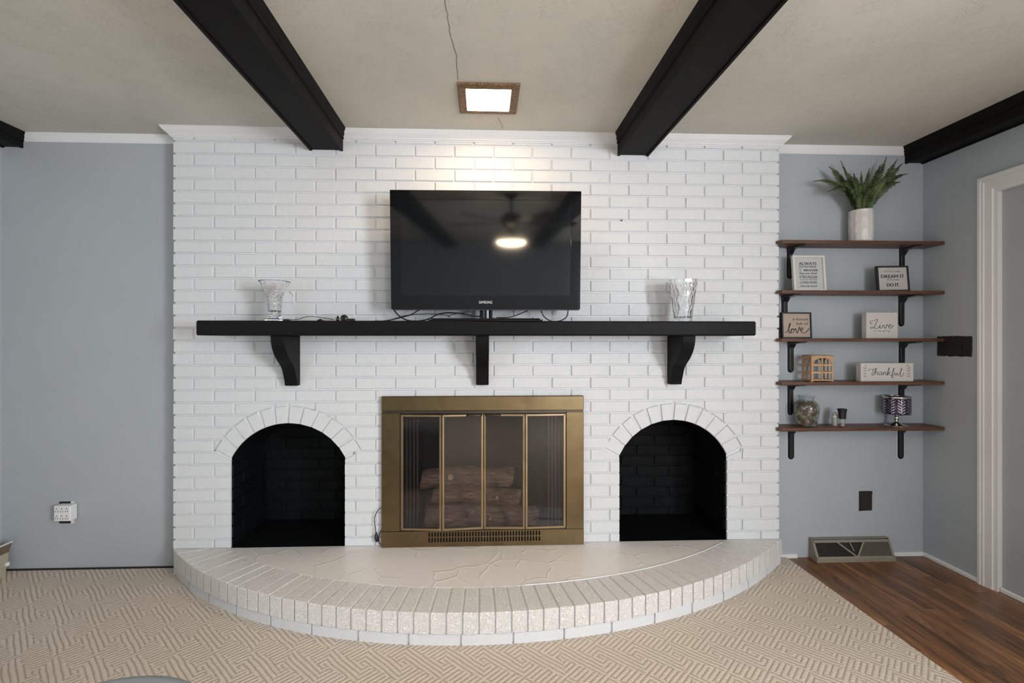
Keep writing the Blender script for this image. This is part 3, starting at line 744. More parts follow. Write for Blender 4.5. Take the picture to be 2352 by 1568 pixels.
def log(loc,L,r,rz,ry,label,knots=(),ch=False,cat='log'):
    mb=MB(); n=22; seg=18; vs=[]
    for k in range(seg+1):
        t_=k/seg; x=-L/2+L*t_
        for i in range(n):
            a=2*PI*i/n; rr_=r*(1+.10*noise.noise(Vector((x*9+loc[2]*7,math.cos(a)*1.2,math.sin(a)*1.2)))+.05*noise.noise(Vector((x*30,math.cos(a)*3,math.sin(a)*3))))
            if k in (0,seg): rr_*=.93
            vs.append((x+(.012*math.sin(a*1.0) if k in (0,seg) else 0), rr_*math.cos(a), rr_*math.sin(a)+.012*math.sin(t_*5+loc[0])))
    fs=[]
    for k in range(seg):
        for i in range(n): fs.append((k*n+i,k*n+(i+1)%n,(k+1)*n+(i+1)%n,(k+1)*n+i))
    mb.add(vs,fs); o=mb.build('fire_log','log_bark',None,True,loc=loc,rot=(0,ry,rz)); tag(o,label,cat,group='gas fire logs stacked behind the glass doors')
    for vv_ in (vs[:n],vs[-n:]): MB().add(vv_,[tuple(range(n))]).build('cut_end','log_end',o)
    for kx,ka,kr in knots:
        p_=Vector((kx,r*math.cos(ka),r*math.sin(ka)+.012*math.sin((kx/L+.5)*5+loc[0])))
        k_=MB().lathe([(kr*.3,.012),(kr*.7,.016),(kr,.008),(kr*1.2,-.01)],12,closed=True).build('knot','log_knot',o,True,loc=p_)
        k_.rotation_mode='QUATERNION'; k_.rotation_quaternion=Vector((0,math.cos(ka),math.sin(ka))).to_track_quat('Z','Y')
    return o
lgy=YB+.20
pl=lambda x,y,Y: at(x,y,Y)
a=pl(1105,1168,lgy); log((a.x,lgy-.02,HT+.088),.66,.066,.02,0,'thick brown log lying at the bottom of the stack behind the glass',[(.05,PI-.1,.008)])
a=pl(1105,1115,lgy); log((a.x-.03,lgy+.02,HT+.198),.52,.052,-.03,.01,'middle brown log with a small knot, between upper and lower logs',[(.125,PI-.2,.012)])
a=pl(1080,1078,lgy); log((a.x-.02,lgy+.05,HT+.300),.55,.058,.05,-.03,'topmost brown log with a pale ringed knot and a stub on its upper edge',[(-.10,PI-.15,.019)])
a=pl(1040,1185,lgy); log((a.x+.0,lgy-.105,HT+.045),.22,.028,.25,-.55,'small slanting split of wood leaning on the bottom log')
log((-.06,lgy+.17,HT+.094),.60,.072,0,0,'dark log lying behind the bottom log')
mb=MB()
for x in (-.26,-.13,0,.13,.24): mb.tube([(x-.03,lgy-.14,HT+.06),(x-.03,lgy-.13,HT+.012),(x-.03,lgy+.25,HT+.012)],.007,6)
for y in (-.1,.2): mb.tube([(-.33,lgy+y,HT+.01),(.27,lgy+y,HT+.01)],.007,6)
tag(mb.build('log_grate','bronze_dark'),'dark iron grate under the fire logs','grate')

# cord with a plug beside the insert
Q=lambda pts,Y: [at(x,y,Y) for x,y in pts]
cd=empty('power_cord',at(864,1240,2.64),label='black power cord and plug hanging beside the brass surround at left',cat='cord')
off=Vector(cd.location)
def cordpts(pts,Y): return smooth_pts([p-off for p in Q(pts,Y)],5)
MB().tube(cordpts([(878,1163),(868,1172),(861,1186),(860,1195),(862,1210),(864,1226)],2.655),.0022,6).build('cord','cable_black',cd,True)
MB().tube([p-off for p in Q([(864,1222),(864,1228),(865,1234),(866,1243)],2.65)],[.004,.008,.0105,.009],8).build('plug','cable_black',cd,True)
MB().tube([p-off for p in Q([(865,1243),(866,1251.5)],2.65)],.0015,6).build('prong','chrome',cd)
MB().tube(cordpts([(878,1214),(872,1226),(870,1238),(872,1247),(878,1251)],2.652),.0028,6).build('cord','cable_black',cd,True)

# ---------------------------------------------------------------- television
TY=2.50; TILT=math.radians(-3.2)
tb=at(1115,710,TY); tl,tr_=at(898,600,TY).x,at(1332,600,TY).x; Htv=at(1115,437.5,TY-.03).z-tb.z
tv=empty('television',((tl+tr_)/2,TY+.03,MZ1),-PSI*.4,label='black flat screen television standing on the mantel shelf',cat='television')
ox,oy,oz=tv.location
hw=(tr_-tl)/2; piv=tb.z-oz
def tvp(mb,name,m_,parent=tv,smooth=False,bevel=0): return mb.build(name,m_,parent,smooth,loc=(0,-.03,piv),rot=(-TILT,0,0),bevel=bevel)
sl_=at(920.8,600,TY).x-ox; sr_=at(1310,600,TY).x-ox; sb_=at(1115,678.5,TY).z-tb.z; st_=at(1115,458.5,TY-.028).z-tb.z
mb=MB(); mb.box(-hw,sl_,0,.03,0,Htv).box(sr_,hw,0,.03,0,Htv).box(sl_,sr_,0,.03,st_,Htv).box(sl_,sr_,0,.03,0.0,sb_)
bz=tvp(mb,'bezel','tv_gloss')
scr=tvp(MB().box(sl_-.001,sr_+.001,.004,.02,sb_-.001,st_+.001),'screen','tv_screen')
tvp(MB().cbox(-hw+.015,hw-.015,.03,.075,.02,Htv-.02,.015),'back_shell','tv_back')
tvp(MB().box(-hw+.005,hw-.005,.003,.04,-.005,.0),'lower_edge','tv_back')
lg=text('logo','SAMSUNG',.020,'logo_white',tv,(0,0,0),width=.068,ext=.0003); zl=at(1115,697,TY).z-tb.z; v_=Matrix.Rotation(-TILT,3,'X')@Vector((0,-.0007,zl)); lg.location=(at(1115.5,694,TY).x-ox,-.03+v_.y,piv+v_.z); lg.rotation_euler=(PI/2-TILT,0,0)
bxl,bxr=at(985.8,735,2.45).x-ox,at(1245.7,735,2.45).x-ox
MB().cbox(bxl,bxr,-.11,.115,0,.007,.002).cbox(bxl+.012,bxr-.012,-.10,.105,.007,.014,.003).build('base','tv_gloss',tv)
mb=MB(); cxn=(at(1101,720,2.5).x+at(1132,720,2.5).x)/2-ox
mb.lathe([(.034,.013),(.034,piv+.02)],24,c=(cxn,.01,0)); mb.build('neck','tv_gloss',tv,True)

# cables under the television
def cable(pts,Y,r,label,extra=0):
    p=smooth_pts(Q(pts,Y),6)
    p=[Vector((v.x,v.y,max(v.z,MZ1+r+.0005))) for v in p]
    o=MB().tube(p,r,7).build('cable','cable_black',None,True); tag(o,label,'cable',group='cables hanging under the television'); return o
cable([(904,709),(908,716),(918,726),(935,735),(960,737),(985,732),(1005,722),(1030,718),(1060,720),(1085,725),(1102,727)],2.575,.0036,'thick black cable looping from the television left corner to its neck')
cable([(862,737),(880,737),(900,734),(925,728),(945,722),(958,714),(965,711)],2.60,.003,'black cable rising from the mantel to the television at left')
cable([(895,735),(915,729),(935,724),(965,721),(1000,721),(1025,724),(1036,729)],2.62,.0018,'thin black cable arching along the mantel under the television')
cable([(1030,729),(1031,725),(1050,720),(1070,717),(1080,714)],2.615,.0016,'thinnest black cable curling up towards the television middle')
cable([(1140,729),(1165,729),(1185,724),(1200,718),(1212,713)],2.59,.0028,'black cable rising from the base to the television right of its neck')
cable([(1243,710),(1245,719),(1252,729),(1265,737),(1280,738),(1295,733),(1303,724),(1305,710)],2.575,.0032,'black cable hanging in a U loop under the television right corner')
# small things on the mantel
bxm=empty('cable_box',Vector((at(656,730,2.56).x,2.56,MZ1)),label='small flat black plastic box beside the left crystal vase',cat='adapter')
MB().cbox(-.021,.021,-.015,.015,0,.013,.002).build('case','black_plastic',bxm); MB().box(-.012,.012,-.0155,-.0145,.003,.010).build('socket','dark_slot',bxm)
cw=empty('charging_cable',Vector((at(720,734,2.55).x,2.55,MZ1)),label='thin black cable looping on the mantel right of the left vase',cat='cable')
off=Vector(cw.location)
pp=[p-off for p in Q([(668,734),(685,733),(700,728),(722,727),(745,730),(768,734)],2.55)]; pp=[Vector((p.x,p.y,max(p.z,.0025))) for p in pp]
MB().tube(smooth_pts(pp,5),.0018,6).build('cord','cable_black',cw,True)
MB().tube([(.02,0,.006),(.035,0,.008),(.055,0,.004)],[.003,.007,.003],8).build('connector','black_plastic',cw,True)
kd=empty('plug_adapter',Vector((at(793,735,2.55).x,2.55,MZ1)),label='glossy black plug adapters lying on the mantel left of the television',cat='adapter')
MB().lathe([(0,0),(.006,.002),(.008,.01),(.007,.02),(.003,.03),(0,.033)],16).build('upright_cap','tv_gloss',kd,True,loc=(-.038,0,0))
MB().lathe([(.0,-.008),(.018,-.008),(.021,0),(.018,.008),(0,.008)],20).build('round_body','black_plastic',kd,True,loc=(-.005,0,.016),rot=(PI/2,0,0),)
MB().lathe([(.010,0),(.012,.002),(.014,0)],20).build('ring','bronze_dark',kd,True,loc=(-.005,-.009,.014),rot=(PI/2,0,0))
MB().cbox(.018,.050,-.012,.012,0,.016,.003).build('square_body','black_plastic',kd)

# crystal vases
def crystal(name,loc,prof,inner,rf,label,n=96,base=None,flat=True):
    v=empty(name,loc,label=label,cat='vase'); mb=MB()
    full_=prof+inner
    mb.lathe(full_,n,rf=lambda r,z,a,k: rf(r,z,a) if k<len(prof) else r)
    m_=len(full_)
    mb.add([(0,0,prof[0][1]),(0,0,inner[-1][1])],[]); c0=len(mb.v)-2
    for i in range(n):
        j=(i+1)%n; mb.f.append((c0,j,i)); mb.f.append((c0+1,(m_-1)*n+i,(m_-1)*n+j)); mb.mi+=[0,0]
    mb.build('bowl','crystal',v,not flat)
    return v
vz=lambda y: at(630,y,2.52).z-at(630,734.5,2.52).z
lx=at(630.5,734,2.52)
sc_=at(663,700,2.52).x-at(598,700,2.52).x
h1=.205
P1=[(.030,.024),(.033,.035),(.034,.07),(.036,.10),(.040,.125),(.047,.150),(.056,.172),(.064,.188),(.073,.204)]
def dense(P,n):
    S=smooth_pts([(a,0,b_) for a,b_ in P],n); return [(p.x,p.z) for p in S]
def rf1(r,z,a):
    if z<.15 and z>.03:
        u=a*12/(2*PI); w_=(z-.03)/.0195
        p_=abs(((u+w_)%1)-.5)*2; q_=abs(((u-w_)%1)-.5)*2
        f_=min(1,(.15-z)/.02)
        return r*(1-.10*f_*(1-min(p_,q_)**.7*1.0)*.9)
    if z>.18: return r*(1+.05*abs(math.cos(a*6))*(z-.18)/.024)
    return r
D1=dense(P1,7); I1=[(r-.0045-(.006 if z<.05 else 0),z) for r,z in reversed(D1) if z>.045]
D1b=D1[:-1]+[(D1[-1][0],D1[-1][1]-.0)]
v1=crystal('crystal_vase',(lx.x,2.52,MZ1),D1b,I1,rf1,'trumpet shaped crystal vase with diamond cuts and square foot at the mantel left end')
MB().cbox(-.036,.036,-.036,.036,0,.013,.002).build('foot','crystal',v1); MB().cbox(-.026,.026,-.026,.026,.0132,.0238,.003).build('stem_block','crystal',v1)
rx=at(1568.5,733,2.52)
P2=[(.044,.001),(.0455,.01),(.052,.06),(.060,.12),(.067,.17),(.072,.205),(.074,.222)]
def rf2(r,z,a):
    ns=10; seg=2*PI/ns; aa=(a%seg)-seg/2; r2=r*math.cos(seg/2)/math.cos(aa)*1.02
    if .012<z<.20:
        u=aa/seg+.5; s=int(a/seg)%2
        cell=.074; w_=(z%cell)/cell
        d_=min(abs(u-w_),abs(1-u-w_)) if s else min(abs(u-((z+.037)%cell)/cell),abs(1-u-((z+.037)%cell)/cell))
        g=max(0,1-d_/.20); r2*=1-.085*g
    e_=min(aa+seg/2,seg/2-aa)/seg
    if e_<.06: r2*=.965
    return r2
D2=dense(P2,9); I2=[(r-.007,z) for r,z in reversed(D2) if z>.02]
crystal('crystal_vase',(rx.x,2.52,MZ1),D2,I2,rf2,'tapered faceted crystal vase with crossed cuts at the mantel right end',n=160,flat=False)

# little nail and clip on the brick
MB().lathe([(.0,-.004),(.004,-.003),(.004,0)],10).build('nail','cable_black',chim,True,loc=at(1428,506,YB-.002),rot=(PI/2,0,0))
mb=MB(); c_=at(671,672,YB-.004); mb.tube(smooth_pts([c_+Vector((-.012,0,.006)),c_+Vector((-.004,-.006,0)),c_+Vector((.004,-.006,-.006)),c_+Vector((.004,0,-.012))],4),.0025,6)
mb.build('hook','white_trim',chim,True)

# ---------------------------------------------------------------- shelves in the alcove
SY0=2.632
SH=[(552,2),(666.6,0),(776.7,0),(876.6,0),(982,0)]
ztop=[at(1980,y,SY0).z for y,_ in SH]; TB=.0185
names=['topmost brown wooden wall shelf, the one under the potted fern','second wooden wall shelf from the top, under two small framed quotes',
'middle wooden wall shelf, under the love frame and the Live simply block','fourth wooden wall shelf, under the small wooden lantern and the thankful block','lowest wooden wall shelf, under the glass jar and the purple candle holder']
LBX=[(1806.5,1820,640.5),(1794,1809,762),(1808,1823,856),(1808,1822,953.5),(1809,1824,1055)]
RBX=[(2064,2078,640),(2062,2077,750),(2063,2078,858),(2062,2077,955),(2061,2075.5,1054)]
for k in range(5):
    zt_=ztop[k]; s=empty('wall_shelf',(2.1,YG,zt_-TB),label=names[k],cat='shelf',group=None)
    X=lambda x:x-2.1
    xl_=XC1-.022; poly=[(X(xl_+.012),SY0-YG),(X(XR-.004),SY0-YG),(X(XR-.001),SY0-YG+.01),(X(XR-.001),-.001),(X(XC1+.003),-.001),(X(XC1+.003),YB-YG-.006),(X(xl_),YB-YG-.006),(X(xl_+.004),SY0-YG+.018)]
    mb=MB().prism(poly,0,TB,axis='z'); mb.build('board','shelf_wood',s,bevel=.0012)
    MB().add([(X(xl_-.002+.03*j),SY0-YG+.03-.025*(j%2),TB*.55-.006*(j%2)) for j in range(2)]+[(X(xl_+.02),SY0-YG+.006,TB*.3),(X(xl_+.006),SY0-YG+.03,TB*.2)],[(0,1,2,3)]) 
    for (pa,pb,pyb) in (LBX[k],RBX[k]):
        xa_,xb_=at(pa,pyb,YG).x,at(pb,pyb,YG).x; bw_=xb_-xa_; L=zt_-TB-at(pa,pyb,YG).z
        mb=MB(); r_=bw_/2; n=8
        poly=[(-r_,0),(r_,0),(r_,-L+r_)]+[(r_*math.cos(-PI*i/n),-L+r_+r_*math.sin(-PI*i/n)) for i in range(1,n)]+[(-r_,-L+r_)]
        mb.prism(poly,-.003,0); mb.prism([(p_[0]*.62,p_[1]*.97-.002) for p_ in poly],-.011,-.002,b=.003)
        # arm under the board with gusset
        AL=YG-SY0-.018
        mb.prism([(-.0005,-.0),(-AL,-.0),(-AL,-.004),(-AL*.8,-.009),(-.03,-.013),(-.012,-.035),(-.0005,-.045)],-r_*.9,r_*.9,axis='x')
        br=mb.build('bracket','black_plastic',s,loc=((xa_+xb_)/2-2.1,0,0),bevel=.001)
        o_=MB().prism([(p_[0]*1.13,p_[1]*1.008) for p_ in poly],-.0008,0).build('paint_line','white_trim',br)
    

# fern in a faceted pot
fp=empty('potted_fern',(at(1977.5,551,2.70).x,2.70,ztop[0]),label='green fern in a white dimpled ceramic pot on the topmost shelf',cat='potted plant')
pr=.0615; PHh=at(1977,484,2.70).z-ztop[0]
def rfp(r,z,a):
    ncol=13; u=a*ncol/(2*PI); best=0
    for c_ in (math.floor(u),math.floor(u)+1):
        off_=.5*(c_%2); hcell=.068; zc=round(z/hcell-off_)+off_
        du=(u-c_)/.58; dz=(z/hcell-zc)/.62; best=max(best,1-(du*du+dz*dz)**1.0)
    return r*(1-.05*max(0,best)) if .008<z<PHh-.008 else r
prof=[(pr*.80,0),(pr*.93,.006)]+[(pr*(.96+.04*math.sin(PI*i/30)),.012+(PHh-.016)*i/30) for i in range(31)]+[(pr*.955,PHh),(pr*.88,PHh),(pr*.86,PHh-.03)]
mb=MB(); mb.lathe(prof,80,rf=lambda r,z,a,k: rfp(r,z,a) if k<34 else r); n=80
mb.add([(0,0,0),(0,0,PHh-.03)],[(0,1,0)][:0]); c0=len(mb.v)-2; m_=len(prof)
for i in range(n):
    j=(i+1)%n; mb.f+=[(c0,j,i),(c0+1,(m_-1)*n+i,(m_-1)*n+j)]; mb.mi+=[0,0]
mb.build('pot','ceramic',fp,True)
base=Vector((0,0,PHh-.02)); fx,fy,fz=fp.location
def frond(tip_px,tip_py,yoff,bend,width,seed,back=1):
    rnd=random.Random(seed); T=at(tip_px,tip_py,2.70+yoff)-Vector((fx,fy,fz)); st_=base+Vector((T.x*.10,T.y*.2,0))
    mid=(st_+T)/2+Vector((-T.x*bend*.6,-abs(T.x)*.08,abs(T.x)*bend*1.2+.03))
    mb=MB(); n_=26; S=[(st_*(1-t_)**2+mid*2*t_*(1-t_)+T*t_*t_) for t_ in [i/n_ for i in range(n_+1)]]
    mb.cur=1; mb.tube(S,[.0022*(1-i/n_*.7) for i in range(n_+1)],5); mb.cur=0
    tw=rnd.uniform(-.6,.6)
    for i in range(2,n_+1):
        d_=(S[i]-S[i-1]).normalized(); side=d_.cross(Vector((math.sin(tw),-1,.35))).normalized(); nrm=side.cross(d_).normalized()
        t_=i/n_; L=width*1.35*math.sin(PI*min(1,t_*.80+.16))**.8*(1 if t_<.88 else .55)
        for s in (-1,1):
            dr=(side*s+d_*.45+nrm*rnd.uniform(-.25,.10)-Vector((0,0,.12))).normalized(); wv=d_*.0062
            l_=L*rnd.uniform(.85,1.12); p0=S[i]; 
            mb.add([p0-wv,p0+wv,p0+dr*l_*.55+wv*.95+nrm*.001,p0+dr*l_-nrm*.003,p0+dr*l_*.55-wv*.8+nrm*.001],[(0,1,2,3,4)])
    mb.build('frond',['fern_green','fern_stem'],fp)
for i,a in enumerate([(1869,416,-.03,.25,.020),(1905,383,-.01,.10,.019),(1932,371,.0,.02,.018),(1941,392,-.07,.1,.019),(1922,424,-.11,.3,.021),(1997,388,-.05,.0,.018),(1978,395,-.09,0,.019),
        (2036,362,-.0,-.05,.017),(2061,366,-.02,.0,.017),(2072,376,-.05,.05,.018),(2084,399,-.02,.2,.016),(2066,418,-.10,.3,.023),(2040,405,-.12,.2,.022),(1955,405,-.12,.2,.022),(2005,430,-.14,.1,.020),(1902,440,-.09,.35,.018),
        (2022,380,.02,.0,.017),(1962,400,.02,.05,.017)]):
    frond(a[0],a[1],a[2],a[3],a[4],i)

# picture frames and lettered blocks ---------------------------------------------
def stand(name,px0,px1,py_top,py_bot,Y,k,label,cat,lean=0,rz=0):
    """thing standing on shelf k: local x right, z up, y=0 front foot"""
    p0,p1=at(px0,py_bot,Y),at(px1,py_bot,Y); z=ztop[k]; H=at((px0+px1)/2,py_top,Y).z-z
    o=empty(name,((p0.x+p1.x)/2,Y,z),label=label,cat=cat); o.rotation_euler=(-lean,0,rz); return o,(p1.x-p0.x),H
def frame(o,W,H,fw,fd,mframe,mpaper,inset=.006,margin=0):
    mb=MB()
    for a in (0,1):
        s0=-W/2 if a==0 else W/2-fw; pts=[(-W/2,0),(-W/2+fw,fw),(-W/2+fw,H-fw),(-W/2,H)] if a==0 else [(W/2-fw,fw),(W/2,0),(W/2,H),(W/2-fw,H-fw)]
        mb.prism(pts,0,fd,b=.0008)
    mb.prism([(-W/2,0),(W/2,0),(W/2-fw,fw),(-W/2+fw,fw)],0,fd,b=.0008); mb.prism([(-W/2+fw,H-fw),(W/2-fw,H-fw),(W/2,H),(-W/2,H)],0,fd,b=.0008)
    mb.build('frame',mframe,o); MB().box(-W/2+fw-.001,W/2-fw+.001,inset,inset+.003,fw-.001,H-fw+.001).build('print',mpaper,o)
    return inset-.0002
def tx(o,body,xc,zb_,width,size,y,m_='ink',offset=.0,shear=0,spacing=1):
    if offset>0:
        for k_ in (-1,1): text('lettering',body,size,m_,o,(xc+k_*offset,y-.00012*k_,zb_),width=width,shear=shear,spacing=spacing)
        return text('lettering',body,size,m_,o,(xc,y,zb_+offset*.5),width=width,shear=shear,spacing=spacing)
    return text('lettering',body,size,m_,o,(xc,y,zb_),width=width,offset=offset,shear=shear,spacing=spacing)
o,W,H=stand('picture_frame',1825,1899.5,584.5,663.5,2.672,1,'white framed quote print starting ALWAYS REMEMBER on the second shelf','picture frame',lean=math.radians(5),rz=0)
yy=frame(o,W,H,.0125,.018,'frame_white','paper_grey',.010)
S=H/100.0; cxo=-.002
for body,zz_,ww,sz,mm,of in (('ALWAYS',73.5,.54,.0245,'ink',.0003),('REMEMBER',66.5,.54,.0145,'ink',.0),('BRAVER',56,.44,.0175,'ink',.0004),('than you think',48,.56,.0155,'ink',.0002),('STRONGER',36,.56,.024,'ink',.0),('THAN YOU SEEM AND',31,.53,.0085,'ink_grey',0),('LOVED MORE',21.5,.52,.0185,'ink',.0001),('than you know',12.5,.52,.0145,'ink',.0002)):
    tx(o,body,cxo+(.046*W*2 if body=='BRAVER' else .0),zz_*S,ww*W,sz,yy,mm,of,.25 if body.islower() else 0)
tx(o,'YOU',cxo-.245*W,61*S,.08*W,.0085,yy,'ink_grey'); tx(o,'ARE',cxo-.245*W,56*S,.08*W,.0085,yy,'ink_grey')
o,W,H=stand('picture_frame',2018,2091,609.5,666.5,2.672,1,'black framed print reading DREAM IT DO IT on the second shelf','picture frame',lean=math.radians(4))
yy=frame(o,W,H,.0085,.016,'frame_black','paper_light',.005); o.rotation_euler=(-math.radians(4),-math.radians(1.0),0)
tx(o,'if YOU CAN',0,H*.755,W*.50,.012,yy,'ink_grey',0,.2); tx(o,'DREAM IT',0,H*.53,W*.72,.0265,yy,'ink',.0006); tx(o,'YOU CAN',0,H*.43,W*.38,.011,yy,'ink_grey'); tx(o,'DO IT.',0,H*.195,W*.40,.0265,yy,'ink',.0008)
# love frame
def mapper(x0p,x1p,z0p,z1p,W,H): return lambda x,y:(-W/2+W*(x-x0p)/(x1p-x0p), H*(z1p-y)/(z1p-z0p))
o,W,H=stand('picture_frame',1797.5,1866,716.5,776.5,2.672,2,'black framed print reading a house full of love on the middle shelf','picture frame',lean=math.radians(3))
yy=frame(o,W,H,.0078,.018,'frame_black','kraft',.006); M=mapper(120,612,118,538,W,H)
tx(o,'a house',M(435,0)[0],M(0,247)[1],W*.52,.0205,yy); tx(o,'full of',M(463,0)[0],M(0,320)[1],W*.40,.0205,yy)
mb=MB()
for st in ([(162,440),(195,440),(225,410),(255,340),(268,300),(255,297),(243,340),(238,400),(243,450),(262,450),(285,405),(308,386)],[(310,385),(285,388),(275,420),(285,447),(310,440),(328,410),(318,386),(310,385),(330,398),(350,378)],[(350,378),(360,410),(370,450),(385,440),(402,385),(415,358),(408,350)],[(408,352),(432,408),(460,400),(470,378),(455,365),(438,385),(437,420),(455,445),(490,450),(530,430),(560,395),(582,372)]):
    stroke(mb,[M(*p_) for p_ in st],.0036,yy)
mb.build('script_lettering','ink',o)
# Live simply block
o,W,H=stand('sign_block',1990,2062.5,717.3,776.5,2.675,2,'square white wooden block reading Live simply on the middle shelf','sign')
MB().cbox(-W/2,W/2,0,.035,0,H,.0015).build('block','sign_white',o); M=mapper(1490,2018,125,543,W,H); mb=MB()
for st in ([(1600,300),(1572,312),(1552,290),(1572,262),(1612,264),(1645,245),(1665,232),(1677,248),(1655,290),(1630,345),(1605,378),(1575,384),(1558,372),(1580,358),(1610,368),(1650,387),(1690,372),(1708,345)],
    [(1722,325),(1712,365),(1725,382),(1750,368),(1768,332)],[(1768,330),(1785,335),(1788,372),(1800,382),(1825,352),(1832,322),(1822,320),(1840,332),(1858,328)],
    [(1862,355),(1890,347),(1900,327),(1885,318),(1868,335),(1863,365),(1880,382),(1910,370),(1942,328)],[(1724,299),(1729,296)]):
    stroke(mb,[M(*p_) for p_ in st],.0030 if len(st)>2 else .005,0)
mb.build('script_lettering','ink_grey',o); tx(o,'simply',M(1750,0)[0],M(0,437)[1],W*.52,.017,-.0002,'ink_grey',-.0002,spacing=1.3)
# thankful block
o,W,H=stand('sign_block',1979,2096.5,833.5,874,2.655,3,'long white wooden block reading thankful on the fourth shelf','sign')
MB().cbox(-W/2,W/2,0,.038,0,H,.0015).build('block','sign_white',o); o.rotation_euler=(0,0,math.radians(-2)); M=mapper(1405,2255,958,1240,W,H); mb=MB()
for st in ([(1525,1080),(1545,1052),(1600,1060),(1665,1040)],[(1612,1040),(1595,1090),(1580,1140),(1590,1152),(1605,1140)],[(1605,1140),(1640,1060),(1655,1032),(1645,1080),(1630,1142),(1645,1105),(1668,1090),(1675,1110),(1672,1140),(1692,1135)],
    [(1735,1100),(1710,1095),(1695,1125),(1712,1145),(1735,1120),(1742,1095),(1740,1138),(1757,1140)],[(1770,1095),(1765,1142),(1780,1105),(1800,1092),(1808,1110),(1805,1140),(1822,1142)],
    [(1822,1142),(1850,1070),(1865,1035),(1853,1040),(1838,1100),(1835,1145),(1850,1105),(1872,1090),(1870,1108),(1850,1115),(1875,1145),(1897,1145)],[(1897,1145),(1925,1090),(1945,1042),(1930,1048),(1915,1110),(1902,1180),(1917,1180),(1925,1140),(1948,1115)],
    [(1955,1100),(1952,1140),(1970,1148),(1990,1105),(1990,1140),(2010,1148)],[(2010,1148),(2040,1100),(2068,1045),(2055,1045),(2040,1120),(2042,1165),(2070,1162),(2095,1110)]):
    stroke(mb,[M(*p_) for p_ in st],.0024,0)
for cx_,sg in ((1465,1),(2180,-1)):
    for j,(cy_) in enumerate((1000,1035,1075,1120,1160)):
        stroke(mb,[M(cx_-15*sg if j else cx_+30*sg,cy_-12),M(cx_+5*sg,cy_+8)],.0026,0); 
        if j: stroke(mb,[M(cx_+32*sg,cy_-6),M(cx_+8*sg,cy_+10)],.0026,0)
mb.build('script_lettering','ink_grey',o)
# wooden lantern box
o,W,H=stand('wooden_lantern',1863,1915.5,815.5,876,2.650,3,'small light wooden lantern with arched window cutouts on the fourth shelf','lantern')
o.rotation_euler=(0,0,math.radians(3)); mb=MB(); dp=.078; M=mapper(592,972,822,1250,W,H)
def panel(mb,W,H,y0,y1):
    fwd=.0105; post=.0052; z_=lambda y:M(0,y)[1]
    b0,b1,b2,b3=z_(1215),z_(1118),z_(1088),z_(998); a0=z_(965); at_=z_(866)
    mb.box(-W/2,-W/2+fwd,y0,y1,0,H).box(W/2-fwd,W/2,y0,y1,0,H)
    mb.box(-W/2+fwd,W/2-fwd,y0,y1,.005,b0).box(-W/2+fwd,W/2-fwd,y0,y1,b1,b2).box(-W/2+fwd,W/2-fwd,y0,y1,b3,a0).box(-post/2-.001,post/2+.001,y0,y1,b0,at_)
    n=16; hw_=W/2-fwd; ah=at_-a0
    for i in range(n):
        x_0=-hw_+2*hw_*i/n; x_1=-hw_+2*hw_*(i+1)/n; zf=lambda x:a0+ah*math.sqrt(max(0,1-(x/hw_)**2))
        mb.add([(x_0,y0,zf(x_0)),(x_1,y0,zf(x_1)),(x_1,y0,H),(x_0,y0,H),(x_0,y1,zf(x_0)),(x_1,y1,zf(x_1)),(x_1,y1,H),(x_0,y1,H)],[(0,1,2,3),(4,7,6,5),(0,4,5,1),(3,2,6,7)])
mb=MB(); panel(mb,W,H,0,.004); mb.build('window_panel','light_wood',o)
mb=MB(); panel(mb,W,H,dp-.004,dp); mb.build('window_panel','light_wood',o)
for s in (-1,1):
    mb=MB(); panel(mb,dp-.008,H,-.002,.002); mb.build('side_panel','light_wood',o,loc=(s*(W/2-.002),dp/2,0),rot=(0,0,PI/2))
MB().box(-W/2,W/2,0,dp,H-.0035,H).box(-W/2+.004,W/2-.004,.004,dp-.004,.005,.008).build('lid','light_wood',o)
MB().tube([(-W/2-.002,.01,H*.92),(-W/2-.012,.02,H*.42)],.002,6).build('strap','cable_black',o)

# glass jar with potpourri
jc=at(1852.5,975,2.70)
o=empty('glass_jar',(jc.x,2.70,ztop[4]),label='clear glass jar with a flared rim filled with potpourri on the lowest shelf',cat='jar')
jp=[(.040,.0005),(.048,.006),(.056,.04),(.062,.075),(.0635,.105),(.058,.128),(.045,.143),(.037,.152),(.036,.160),(.043,.174),(.0445,.177)]
jp=[(r*1.03,z*.985) for r,z in jp]
DJ=dense(jp,4); IJ=[(r-.0022,z+.0) for r,z in reversed(DJ) if z>.004]
mb=MB(); mb.lathe(DJ+IJ,48); mb.lathe([(0.0005,.0005),(jp[0][0],.0005)],48); mb.lathe([(0.0005,.005),(IJ[-1][0],.005)],48); mb.build('jar_glass','clear_glass',o,True)
mb=MB(); rnd=random.Random(5)
for i in range(230):
    z=rnd.uniform(.012,.138); R_=max(.015,np.interp(z,[p_[1] for p_ in jp],[p_[0] for p_ in jp])-.014); a=rnd.uniform(0,2*PI); rr_=R_*math.sqrt(rnd.uniform(.35,1))
    s=rnd.uniform(.009,.017); q_=Matrix.Rotation(rnd.uniform(0,PI),3,'X')@Matrix.Rotation(rnd.uniform(0,PI),3,'Y'); c_=Vector((rr_*math.cos(a),rr_*math.sin(a),z))
    n=7; ring=[c_+q_@Vector((s*math.cos(2*PI*k/n)*rnd.uniform(.8,1.1),s*.75*math.sin(2*PI*k/n),s*.25*math.cos(4*PI*k/n))) for k in range(n)]
    mb.add([c_+q_@Vector((0,0,s*.25))]+ring+[c_-q_@Vector((0,0,s*.2))],[(0,1+k,1+(k+1)%n) for k in range(n)]+[(n+1,1+(k+1)%n,1+k) for k in range(n)])
